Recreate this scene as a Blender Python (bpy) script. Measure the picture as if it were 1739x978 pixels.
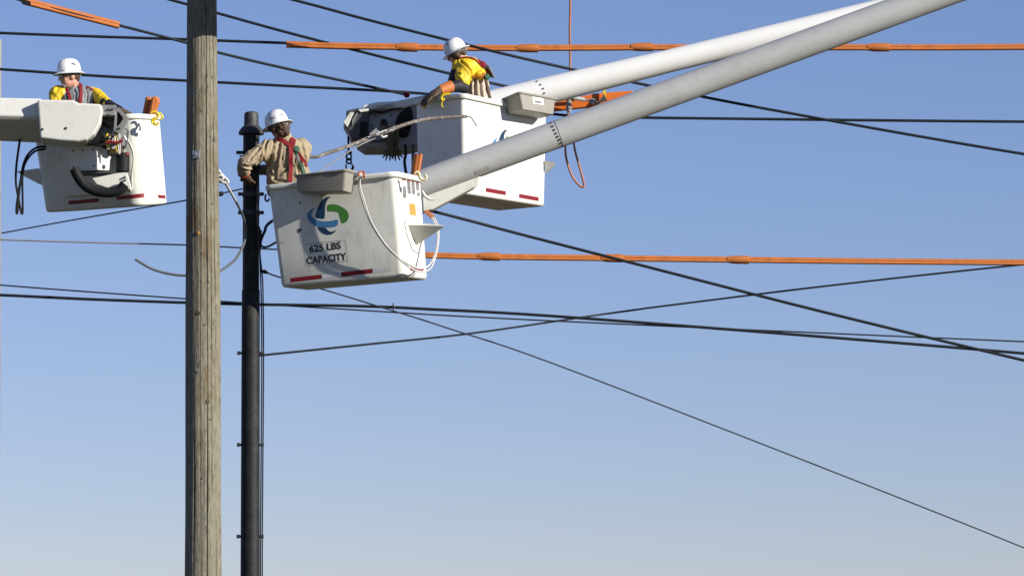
import bpy, bmesh, math, random
from mathutils import Vector, Matrix, noise
from mathutils.bvhtree import BVHTree
random.seed(7)
scene = bpy.context.scene
for o in list(bpy.data.objects):
    bpy.data.objects.remove(o)
R = math.radians
V = Vector

# ------------------------------------------------------------------ camera
F = 7000.0                       # focal length in photo pixels (photo frame 1739 wide)
PITCH = R(8.2)
CAM = V((0, 0, 1.6))
cd = bpy.data.cameras.new('camera')
cam = bpy.data.objects.new('camera', cd)
scene.collection.objects.link(cam)
cam.location = CAM
cam.rotation_euler = (math.pi / 2 + PITCH, 0, 0)
cd.sensor_width = 36.0
cd.lens = 36.0 * F / 1739
cd.shift_x = (869.5 - 560) / 1739
cd.shift_y = -(489 - 262) / 1739
cd.clip_start = 0.5
cd.clip_end = 6000
scene.camera = cam

# ------------------------------------------------------------------ sky and sun
SUN_AZ, SUN_EL = R(58), R(20)    # azimuth measured from behind the camera to the right
to_sun = V((math.sin(SUN_AZ) * math.cos(SUN_EL), -math.cos(SUN_AZ) * math.cos(SUN_EL), math.sin(SUN_EL)))
world = bpy.data.worlds.new('World')
scene.world = world
world.use_nodes = True
nt = world.node_tree
nt.nodes.clear()
wo = nt.nodes.new('ShaderNodeOutputWorld')
bg = nt.nodes.new('ShaderNodeBackground')
sky = nt.nodes.new('ShaderNodeTexSky')
sky.sky_type = 'NISHITA'
sky.sun_disc = False
sky.sun_elevation = SUN_EL
sky.sun_rotation = math.atan2(to_sun.x, to_sun.y)
sky.altitude = 200
sky.air_density = 1.0
sky.dust_density = 0.0
sky.ozone_density = 4.2
tint = nt.nodes.new('ShaderNodeMix')          # white balance of the whole sky
tint.data_type = 'RGBA'
tint.blend_type = 'MULTIPLY'
tint.inputs['Factor'].default_value = 1.0
tint.inputs['B'].default_value = (1.17, 1.0, 1.20, 1)
nt.links.new(sky.outputs[0], tint.inputs['A'])
nt.links.new(tint.outputs['Result'], bg.inputs[0])
bg.inputs[1].default_value = 0.069
nt.links.new(bg.outputs[0], wo.inputs[0])
sd = bpy.data.lights.new('sun', 'SUN')
sd.energy = 5.0
sd.angle = R(0.53)
sd.color = (1.0, 0.95, 0.86)
sun = bpy.data.objects.new('sun', sd)
scene.collection.objects.link(sun)
sun.rotation_euler = to_sun.to_track_quat('Z', 'Y').to_euler()
sun.location = (20, -10, 30)
scene.view_settings.view_transform = 'Standard'
scene.view_settings.look = 'None'
scene.view_settings.exposure = 0.5
scene.view_settings.gamma = 1.0
scene.view_settings.use_curve_mapping = False

# ------------------------------------------------------------------ helpers
FW = V((0, math.cos(PITCH), math.sin(PITCH)))
UP = V((0, -math.sin(PITCH), math.cos(PITCH)))
RT = V((1, 0, 0))


def W(px, py, d):
    """world point seen at a photo pixel, d metres along the lens axis"""
    return CAM + d * (FW + RT * ((px - 560) / F) - UP * ((py - 262) / F))


def ray(px, py):
    return (FW + RT * ((px - 560) / F) - UP * ((py - 262) / F)).normalized()


def link(o):
    scene.collection.objects.link(o)
    return o


def tag(o, label=None, cat=None, group=None, kind=None):
    if label: o['label'] = label
    if cat: o['category'] = cat
    if group: o['group'] = group
    if kind: o['kind'] = kind
    return o


def origin_of(o):
    p = V((0, 0, 0))
    while o is not None:
        p += o.location
        o = o.parent
    return p


def thing(name, loc, label, cat, group=None):
    o = link(bpy.data.objects.new(name, None))
    o.location = loc
    o.empty_display_size = 0.1
    return tag(o, label, cat, group)


class MB:
    def __init__(self):
        self.v, self.f = [], []

    def add(self, vs, fs):
        n = len(self.v)
        self.v += [V(p) for p in vs]
        self.f += [tuple(i + n for i in q) for q in fs]
        return self

    def hexa(self, p):           # 4 bottom + 4 top corners
        return self.add(p, [(3, 2, 1, 0), (4, 5, 6, 7), (0, 1, 5, 4), (1, 2, 6, 5), (2, 3, 7, 6), (3, 0, 4, 7)])

    def box(self, c, x, y, z):   # centre and three half-axis vectors
        c, x, y, z = V(c), V(x), V(y), V(z)
        return self.hexa([c - x - y - z, c + x - y - z, c + x + y - z, c - x + y - z,
                          c - x - y + z, c + x - y + z, c + x + y + z, c - x + y + z])

    def tube(self, pts, r, n=10, cap=True):
        pts = [V(p) for p in pts]
        rs = r if isinstance(r, (list, tuple)) else [r] * len(pts)
        ref = None
        vs, fs = [], []
        for i, p in enumerate(pts):
            t = (pts[min(i + 1, len(pts) - 1)] - pts[max(i - 1, 0)]).normalized()
            if ref is None:
                ref = t.orthogonal().normalized()
            a = (ref - t * ref.dot(t))
            a = a.normalized() if a.length > 1e-6 else t.orthogonal().normalized()
            ref = a
            b = t.cross(a)
            for k in range(n):
                g = 2 * math.pi * k / n
                vs.append(p + (a * math.cos(g) + b * math.sin(g)) * rs[i])
        m = len(pts)
        for i in range(m - 1):
            for k in range(n):
                k2 = (k + 1) % n
                fs.append((i * n + k, i * n + k2, (i + 1) * n + k2, (i + 1) * n + k))
        if cap:
            fs.append(tuple(range(n - 1, -1, -1)))
            fs.append(tuple((m - 1) * n + k for k in range(n)))
        return self.add(vs, fs)

    def loft(self, rings, capa=True, capb=True):
        n = len(rings[0])
        vs = [p for r_ in rings for p in r_]
        fs = []
        for i in range(len(rings) - 1):
            for k in range(n):
                k2 = (k + 1) % n
                fs.append((i * n + k, i * n + k2, (i + 1) * n + k2, (i + 1) * n + k))
        if capa: fs.append(tuple(range(n - 1, -1, -1)))
        if capb: fs.append(tuple((len(rings) - 1) * n + k for k in range(n)))
        return self.add(vs, fs)

    def lathe(self, base, axis, prof, n=32, capa=True, capb=True):
        axis = V(axis).normalized()
        a = axis.orthogonal().normalized()
        b = axis.cross(a)
        rings = [[V(base) + axis * h + (a * math.cos(2 * math.pi * k / n) + b * math.sin(2 * math.pi * k / n)) * r_
                  for k in range(n)] for (r_, h) in prof]
        return self.loft(rings, capa, capb)

    def prism(self, poly, depth_vec):
        n = len(poly)
        poly = [V(p) for p in poly]
        vs = poly + [p + V(depth_vec) for p in poly]
        fs = [tuple(range(n)), tuple(range(2 * n - 1, n - 1, -1))]
        fs += [(i, (i + 1) % n + 0, (i + 1) % n + n, i + n) for i in range(n)]
        return self.add(vs, fs)

    def build(self, name, mat, parent=None, loc=None, smooth=35, bevel=0, seg=2):
        if parent is not None:
            base = origin_of(parent)
        else:
            base = V(loc) if loc is not None else V((0, 0, 0))
        me = bpy.data.meshes.new(name)
        me.from_pydata([p - base for p in self.v], [], self.f)
        bm = bmesh.new()
        bm.from_mesh(me)
        bmesh.ops.recalc_face_normals(bm, faces=bm.faces)
        bm.to_mesh(me)
        bm.free()
        if smooth:
            me.polygons.foreach_set('use_smooth', [True] * len(me.polygons))
            me.set_sharp_from_angle(angle=R(smooth))
        me.materials.append(mat)
        o = link(bpy.data.objects.new(name, me))
        if parent is not None:
            o.parent = parent
        else:
            o.location = base
        if bevel:
            b = o.modifiers.new('bevel', 'BEVEL')
            b.width = bevel
            b.segments = seg
            b.limit_method = 'ANGLE'
            b.angle_limit = R(40)
        return o


def spline(pts, per=8):
    """Catmull-Rom through points"""
    pts = [V(p) for p in pts]
    if len(pts) < 3:
        return [pts[0].lerp(pts[-1], i / per) for i in range(per + 1)]
    e = [pts[0] * 2 - pts[1]] + pts + [pts[-1] * 2 - pts[-2]]
    out = []
    for i in range(1, len(e) - 2):
        p0, p1, p2, p3 = e[i - 1], e[i], e[i + 1], e[i + 2]
        for k in range(per):
            t = k / per
            out.append(0.5 * ((2 * p1) + (p2 - p0) * t + (2 * p0 - 5 * p1 + 4 * p2 - p3) * t * t
                              + (3 * p1 - p0 - 3 * p2 + p3) * t ** 3))
    out.append(pts[-1])
    return out


def WP(pts, d=None):
    return [W(p[0], p[1], p[2] if len(p) > 2 else d) for p in pts]


# ------------------------------------------------------------------ materials
def mat(name, col, rough=0.5, metal=0.0, var=0.0, scale=6.0, dirt=None, dirt_amt=0.0, dirt_scale=3.0,
        bump=0.0, bump_scale=60.0, stretch=None, spec=0.5, dirt_lo=0.5, streak=0.0, scratch=0.0):
    m = bpy.data.materials.new(name)
    m.use_nodes = True
    n, l = m.node_tree.nodes, m.node_tree.links
    b = n['Principled BSDF']
    b.inputs['Roughness'].default_value = rough
    b.inputs['Metallic'].default_value = metal
    b.inputs['Specular IOR Level'].default_value = spec
    b.inputs['Base Color'].default_value = (*col, 1)
    tc = n.new('ShaderNodeTexCoord')
    src = tc.outputs['Object']
    if stretch:
        mp = n.new('ShaderNodeMapping')
        mp.inputs['Scale'].default_value = stretch
        l.new(src, mp.inputs['Vector'])
        src = mp.outputs['Vector']
    cur = None
    if var > 0:
        t = n.new('ShaderNodeTexNoise')
        t.inputs['Scale'].default_value = scale
        t.inputs['Detail'].default_value = 6
        t.inputs['Roughness'].default_value = 0.65
        l.new(src, t.inputs['Vector'])
        r = n.new('ShaderNodeValToRGB')
        r.color_ramp.elements[0].position = 0.3
        r.color_ramp.elements[1].position = 0.7
        r.color_ramp.elements[0].color = (*[c * (1 - var) for c in col], 1)
        r.color_ramp.elements[1].color = (*[min(1, c * (1 + var * 0.5)) for c in col], 1)
        l.new(t.outputs['Fac'], r.inputs['Fac'])
        cur = r.outputs['Color']
    if dirt is not None:
        t = n.new('ShaderNodeTexNoise')
        t.inputs['Scale'].default_value = dirt_scale
        t.inputs['Detail'].default_value = 9
        t.inputs['Roughness'].default_value = 0.72
        l.new(src, t.inputs['Vector'])
        r = n.new('ShaderNodeValToRGB')
        r.color_ramp.elements[0].position = dirt_lo
        r.color_ramp.elements[0].color = (0, 0, 0, 1)
        r.color_ramp.elements[1].position = min(1, dirt_lo + 0.25)
        r.color_ramp.elements[1].color = (dirt_amt,) * 3 + (1,)
        l.new(t.outputs['Fac'], r.inputs['Fac'])
        mx = n.new('ShaderNodeMix')
        mx.data_type = 'RGBA'
        l.new(r.outputs['Color'], mx.inputs['Factor'])
        if cur: l.new(cur, mx.inputs['A'])
        else: mx.inputs['A'].default_value = (*col, 1)
        mx.inputs['B'].default_value = (*dirt, 1)
        cur = mx.outputs['Result']
    for amt, sc_, st_, lo_, colr in ((streak, 1.0, (26, 26, 1.6), 0.53, (0.30, 0.28, 0.23)), (scratch, 1.0, (5, 5, 40), 0.66, (0.22, 0.21, 0.19))):
        if amt:
            mp2 = n.new('ShaderNodeMapping')
            mp2.inputs['Scale'].default_value = st_
            mp2.inputs['Rotation'].default_value = (0.12, 0.2, 0.1)
            l.new(tc.outputs['Object'], mp2.inputs['Vector'])
            t = n.new('ShaderNodeTexNoise')
            t.inputs['Scale'].default_value = sc_
            t.inputs['Detail'].default_value = 7
            t.inputs['Roughness'].default_value = 0.6
            l.new(mp2.outputs['Vector'], t.inputs['Vector'])
            r = n.new('ShaderNodeValToRGB')
            r.color_ramp.elements[0].position = lo_
            r.color_ramp.elements[0].color = (0, 0, 0, 1)
            r.color_ramp.elements[1].position = min(1, lo_ + 0.2)
            r.color_ramp.elements[1].color = (amt,) * 3 + (1,)
            l.new(t.outputs['Fac'], r.inputs['Fac'])
            mx = n.new('ShaderNodeMix')
            mx.data_type = 'RGBA'
            l.new(r.outputs['Color'], mx.inputs['Factor'])
            if cur: l.new(cur, mx.inputs['A'])
            else: mx.inputs['A'].default_value = (*col, 1)
            mx.inputs['B'].default_value = (*colr, 1)
            cur = mx.outputs['Result']
    if cur:
        l.new(cur, b.inputs['Base Color'])
    if bump:
        t = n.new('ShaderNodeTexNoise')
        t.inputs['Scale'].default_value = bump_scale
        t.inputs['Detail'].default_value = 5
        l.new(src, t.inputs['Vector'])
        bp = n.new('ShaderNodeBump')
        bp.inputs['Strength'].default_value = bump
        bp.inputs['Distance'].default_value = 0.01
        l.new(t.outputs['Fac'], bp.inputs['Height'])
        l.new(bp.outputs['Normal'], b.inputs['Normal'])
    return m


M = {}
M['white'] = mat('white_fibreglass', (0.71, 0.70, 0.625), 0.4, var=0.07, scale=3, dirt=(0.33, 0.30, 0.24), dirt_amt=0.5, dirt_scale=4.5, dirt_lo=0.53, streak=0.32, scratch=0.5)
M['white_clean'] = mat('white_paint', (0.74, 0.73, 0.67), 0.36, var=0.04, scale=2, dirt=(0.42, 0.40, 0.34), dirt_amt=0.35, dirt_scale=3, dirt_lo=0.55, streak=0.15, scratch=0.35)
M['boom_white'] = mat('boom_white_paint', (0.80, 0.79, 0.75), 0.35, var=0.03, scale=2, dirt=(0.5, 0.48, 0.42), dirt_amt=0.25, dirt_scale=3, dirt_lo=0.58, scratch=0.2)
M['cream'] = mat('cream_cover', (0.70, 0.69, 0.63), 0.42, var=0.05, scale=3, dirt=(0.36, 0.34, 0.29), dirt_amt=0.5, dirt_scale=5, dirt_lo=0.54, bump=0.25, bump_scale=4, streak=0.15, scratch=0.4)
M['grey_boom'] = mat('grey_boom_paint', (0.45, 0.45, 0.435), 0.45, var=0.10, scale=2.0, dirt=(0.25, 0.24, 0.215), dirt_amt=0.6, dirt_scale=4, dirt_lo=0.52, scratch=0.4)
M['tray'] = mat('grey_plastic', (0.30, 0.28, 0.24), 0.5, var=0.1, scale=5, dirt=(0.16, 0.14, 0.11), dirt_amt=0.5, dirt_scale=6)
M['liner'] = mat('bucket_liner', (0.62, 0.61, 0.57), 0.5, var=0.08)
M['steel_dark'] = mat('black_steel', (0.011, 0.013, 0.013), 0.6, var=0.3, scale=10, dirt=(0.05, 0.045, 0.035), dirt_amt=0.5, dirt_scale=5, bump=0.3, bump_scale=25, spec=0.25)
M['steel'] = mat('dark_steel', (0.028, 0.030, 0.030), 0.6, var=0.3, scale=14, dirt=(0.09, 0.085, 0.075), dirt_amt=0.5, dirt_scale=9, bump=0.3, bump_scale=25)
M['galv'] = mat('galvanised', (0.36, 0.37, 0.37), 0.45, metal=0.6, var=0.2, scale=14)
M['greymetal'] = mat('grey_metal', (0.27, 0.27, 0.26), 0.5, metal=0.2, var=0.15, scale=9, dirt=(0.1, 0.1, 0.09), dirt_amt=0.5)
M['darkmetal'] = mat('dark_metal', (0.06, 0.062, 0.066), 0.5, var=0.25, scale=9)
M['casing'] = mat('grey_casing', (0.30, 0.31, 0.32), 0.45, var=0.1, scale=6, dirt=(0.1, 0.1, 0.1), dirt_amt=0.6, dirt_scale=5)
M['black'] = mat('black_rubber', (0.010, 0.011, 0.012), 0.65, var=0.2, spec=0.22)
M['wire'] = mat('black_cable', (0.010, 0.014, 0.017), 0.6, var=0.2, scale=4, spec=0.25)
M['greywire'] = mat('grey_wire', (0.22, 0.22, 0.21), 0.5, var=0.2, scale=3)
M['orange'] = mat('orange_rubber', (0.50, 0.152, 0.030), 0.55, var=0.18, scale=5, dirt=(0.30, 0.09, 0.025), dirt_amt=0.6, dirt_scale=7)
M['copper'] = mat('orange_brown_cable', (0.40, 0.135, 0.05), 0.5, var=0.2, scale=7)
M['orangearm'] = mat('orange_fibreglass', (0.64, 0.15, 0.02), 0.45, var=0.12, scale=4)
M['red'] = mat('red_tape', (0.20, 0.006, 0.012), 0.4, var=0.15, scale=12)
M['paletape'] = mat('pale_tape', (0.62, 0.61, 0.58), 0.4, var=0.12, scale=30)
M['navy'] = mat('navy_decal', (0.008, 0.038, 0.085), 0.4)
M['blue'] = mat('blue_decal', (0.055, 0.19, 0.36), 0.4)
M['green'] = mat('green_decal', (0.055, 0.215, 0.035), 0.4)
M['ink'] = mat('black_ink', (0.02, 0.02, 0.022), 0.5)
M['yellow'] = mat('yellow_hook', (0.72, 0.52, 0.02), 0.45, var=0.15, scale=20)
M['rope'] = mat('white_rope', (0.52, 0.51, 0.48), 0.7, var=0.2, scale=40)
M['frayed'] = mat('weathered_cable', (0.14, 0.115, 0.095), 0.75, var=0.5, scale=18, dirt=(0.42, 0.40, 0.37), dirt_amt=0.9, dirt_scale=14, bump=0.8, bump_scale=40)
M['tan'] = mat('tan_shirt', (0.335, 0.265, 0.172), 0.85, var=0.10, scale=9, bump=0.35, bump_scale=12, spec=0.2)
M['stone'] = mat('beige_shirt', (0.50, 0.42, 0.33), 0.85, var=0.10, scale=9, bump=0.35, bump_scale=14, spec=0.2)
M['yellowcloth'] = mat('yellow_rubber_sleeve', (0.70, 0.48, 0.018), 0.5, var=0.08, scale=8, bump=0.2, bump_scale=10)
M['greycloth'] = mat('grey_shirt', (0.25, 0.255, 0.26), 0.85, var=0.15, scale=12, bump=0.4, bump_scale=14, spec=0.2)
M['sleeve'] = mat('dark_rubber_sleeve', (0.020, 0.021, 0.023), 0.6, var=0.2, spec=0.3)
M['harness'] = mat('red_webbing', (0.19, 0.012, 0.018), 0.75, var=0.15, scale=30, spec=0.2)
M['greenweb'] = mat('green_webbing', (0.02, 0.09, 0.045), 0.7, var=0.2)
M['glove'] = mat('brown_leather', (0.10, 0.055, 0.03), 0.7, var=0.3, scale=20)
M['darkglove'] = mat('dark_glove', (0.085, 0.052, 0.028), 0.65, var=0.3, scale=20)
M['olive'] = mat('olive_glove', (0.10, 0.085, 0.028), 0.7, var=0.35, scale=20)
M['skin'] = mat('skin', (0.50, 0.26, 0.17), 0.55, var=0.08, scale=20)
M['hair'] = mat('brown_hair', (0.072, 0.040, 0.021), 0.7, var=0.4, scale=40)
M['beard'] = mat('grey_stubble', (0.30, 0.24, 0.21), 0.8, var=0.3, scale=40)
M['hat'] = mat('white_hard_hat', (0.80, 0.80, 0.78), 0.28, var=0.03, dirt=(0.5, 0.48, 0.43), dirt_amt=0.3, dirt_scale=12)
M['denim'] = mat('dark_trousers', (0.05, 0.06, 0.09), 0.85, var=0.2)
M['glass'] = mat('dark_lens', (0.02, 0.02, 0.022), 0.08)
M['labelorange'] = mat('orange_label', (0.75, 0.28, 0.06), 0.5, var=0.4, scale=80)
M['ground'] = mat('grass_and_gravel', (0.075, 0.070, 0.045), 0.95, var=0.4, scale=0.3, spec=0.1)


def label_print():
    m = bpy.data.materials.new('label_print')
    m.use_nodes = True
    n, l = m.node_tree.nodes, m.node_tree.links
    tc = n.new('ShaderNodeTexCoord')
    mp = n.new('ShaderNodeMapping')
    mp.inputs['Scale'].default_value = (1, 1, 1)
    t = n.new('ShaderNodeTexNoise')
    t.inputs['Scale'].default_value = 120
    t.inputs['Detail'].default_value = 2
    l.new(tc.outputs['Object'], t.inputs['Vector'])
    r = n.new('ShaderNodeValToRGB')
    r.color_ramp.elements[0].position = 0.46
    r.color_ramp.elements[0].color = (0.03, 0.03, 0.035, 1)
    r.color_ramp.elements[1].position = 0.62
    r.color_ramp.elements[1].color = (0.45, 0.45, 0.45, 1)
    l.new(t.outputs['Fac'], r.inputs['Fac'])
    l.new(r.outputs['Color'], n['Principled BSDF'].inputs['Base Color'])
    return m


M['print'] = label_print()


def wood_mat():
    m = bpy.data.materials.new('weathered_pole_wood')
    m.use_nodes = True
    n, l = m.node_tree.nodes, m.node_tree.links
    b = n['Principled BSDF']
    b.inputs['Roughness'].default_value = 0.9
    b.inputs['Specular IOR Level'].default_value = 0.15
    tc = n.new('ShaderNodeTexCoord')

    def ns(scale, st, det=8, rough=0.65, dist=0.0):
        mp = n.new('ShaderNodeMapping')
        mp.inputs['Scale'].default_value = st
        l.new(tc.outputs['Object'], mp.inputs['Vector'])
        t = n.new('ShaderNodeTexNoise')
        t.inputs['Scale'].default_value = scale
        t.inputs['Detail'].default_value = det
        t.inputs['Roughness'].default_value = rough
        t.inputs['Distortion'].default_value = dist
        l.new(mp.outputs['Vector'], t.inputs['Vector'])
        return t.outputs['Fac']

    def ramp(src, stops):
        r = n.new('ShaderNodeValToRGB')
        while len(r.color_ramp.elements) < len(stops):
            r.color_ramp.elements.new(0.5)
        for e, (p, c) in zip(r.color_ramp.elements, stops):
            e.position = p
            e.color = (*c, 1)
        l.new(src, r.inputs['Fac'])
        return r.outputs['Color']

    def mix(fac, a, bb):
        x = n.new('ShaderNodeMix')
        x.data_type = 'RGBA'
        l.new(fac, x.inputs['Factor'])
        l.new(a, x.inputs['A'])
        if isinstance(bb, tuple): x.inputs['B'].default_value = (*bb, 1)
        else: l.new(bb, x.inputs['B'])
        return x.outputs['Result']

    grain = ns(42, (1, 1, 0.16), 10, 0.74, 1.1)
    c = ramp(grain, [(0.26, (0.065, 0.058, 0.040)), (0.41, (0.155, 0.141, 0.100)), (0.56, (0.220, 0.203, 0.150)), (0.72, (0.32, 0.30, 0.235))])
    stain = ramp(ns(5.0, (1, 1, 0.5), 6), [(0.53, (0, 0, 0)), (0.64, (0.7, 0.7, 0.7))])
    c = mix(stain, c, (0.125, 0.080, 0.032))
    dark = ramp(ns(14, (1, 1, 0.5), 6), [(0.58, (0, 0, 0)), (0.70, (0.7, 0.7, 0.7))])
    c = mix(dark, c, (0.032, 0.031, 0.025))
    l.new(c, b.inputs['Base Color'])
    bp = n.new('ShaderNodeBump')
    bp.inputs['Strength'].default_value = 0.7
    bp.inputs['Distance'].default_value = 0.012
    l.new(grain, bp.inputs['Height'])
    l.new(bp.outputs['Normal'], b.inputs['Normal'])
    return m


M['wood'] = wood_mat()

# ------------------------------------------------------------------ ground
g = MB()
g.add([(-3000, -3000, 0), (3000, -3000, 0), (3000, 3000, 0), (-3000, 3000, 0)], [(0, 1, 2, 3)])
tag(g.build('ground', M['ground'], smooth=0), kind='structure')


# ------------------------------------------------------------------ surface helpers
def bvh_of(*objs):
    vs, fs = [], []
    dg = bpy.context.evaluated_depsgraph_get()
    for o in objs:
        base = origin_of(o)
        ev = o.evaluated_get(dg)
        me = ev.to_mesh()
        n = len(vs)
        vs += [v.co + base for v in me.vertices]
        fs += [tuple(i + n for i in p.vertices) for p in me.polygons]
        ev.to_mesh_clear()
    return BVHTree.FromPolygons(vs, fs)


def on(bvh, px, py, off=0.003):
    h, nn, i, d = bvh.ray_cast(CAM, ray(px, py))
    if h is None:
        h, nn, i, d = bvh.find_nearest(W(px, py, 41))
    if nn.dot(ray(px, py)) > 0:
        nn = -nn
    return h + nn * off, nn


def decal(name, poly, bvh, m, parent, off=0.002):
    """thin flat mark lying on a surface, given by its outline"""
    bm = bmesh.new()
    base = origin_of(parent)
    if len(poly) == 4:
        (ax, ay), (bx, by), (cx, cy), (dx, dy) = poly
        nu, nv = 12, 4
        g_ = []
        for j in range(nv + 1):
            for i in range(nu + 1):
                u, w = i / nu, j / nv
                x = (ax * (1 - u) + bx * u) * (1 - w) + (dx * (1 - u) + cx * u) * w
                y = (ay * (1 - u) + by * u) * (1 - w) + (dy * (1 - u) + cy * u) * w
                g_.append(bm.verts.new(on(bvh, x, y, off)[0] - base))
        for j in range(nv):
            for i in range(nu):
                k_ = j * (nu + 1) + i
                bm.faces.new((g_[k_], g_[k_ + 1], g_[k_ + nu + 2], g_[k_ + nu + 1]))
    else:
        f = bm.faces.new([bm.verts.new(on(bvh, x, y, off)[0] - base) for x, y in poly])
        bmesh.ops.triangulate(bm, faces=[f])
    me = bpy.data.meshes.new(name)
    bm.to_mesh(me)
    bm.free()
    me.materials.append(m)
    o = link(bpy.data.objects.new(name, me))
    o.parent = parent
    return o


def smoothpoly(pts, per=4):
    p = pts[-2:] + pts + pts[:2]
    out = spline([(x, y, 0) for x, y in p], per)
    out = out[2 * per: (len(pts) + 2) * per]
    return [(q.x, q.y) for q in out]


def lettering(name, txt, x0, y0, x1, y1, cap, bvh, m, parent, lean=0.1):
    cu = bpy.data.curves.new(name, 'FONT')
    cu.body = txt
    cu.offset = 0.03
    to = link(bpy.data.objects.new(name, cu))
    dg = bpy.context.evaluated_depsgraph_get()
    me = bpy.data.meshes.new_from_object(to.evaluated_get(dg))
    bpy.data.objects.remove(to)
    xs = [v.co.x for v in me.vertices]
    ys = [v.co.y for v in me.vertices]
    a, b_, c, d_ = min(xs), max(xs), min(ys), max(ys)
    base = origin_of(parent)
    for v in me.vertices:
        u = (v.co.x - a) / (b_ - a)
        w = (v.co.y - c) / (d_ - c)
        px = x0 + (x1 - x0) * u - lean * cap * w
        py = y0 + (y1 - y0) * u - cap * w
        v.co = on(bvh, px, py, 0.0018)[0] - base
    me.name = name
    me.materials.clear()
    me.materials.append(m)
    o = link(bpy.data.objects.new(name, me))
    o.parent = parent
    return o


def strap(name, pix, width, bvh, m, parent, off=0.008, thick=0.005):
    """webbing laid over a surface"""
    pts = spline([(x, y, 0) for x, y in pix], 6)
    P, N = [], []
    for q in pts:
        h, nn = on(bvh, q.x, q.y, 0)
        P.append(h)
        N.append(nn)
    for _ in range(3):
        N = [(N[max(i - 1, 0)] + N[i] + N[min(i + 1, len(N) - 1)]).normalized() for i in range(len(N))]
        P = [P[0]] + [(P[i - 1] + P[i] * 2 + P[i + 1]) / 4 for i in range(1, len(P) - 1)] + [P[-1]]
    rings = []
    for i in range(len(P)):
        t = (P[min(i + 1, len(P) - 1)] - P[max(i - 1, 0)]).normalized()
        s = t.cross(N[i]).normalized() * width / 2
        c = P[i] + N[i] * off
        rings.append([c - s, c + s, c + s + N[i] * thick, c - s + N[i] * thick])
    mb = MB().loft(rings)
    return mb.build(name, m, parent, smooth=30)


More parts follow.
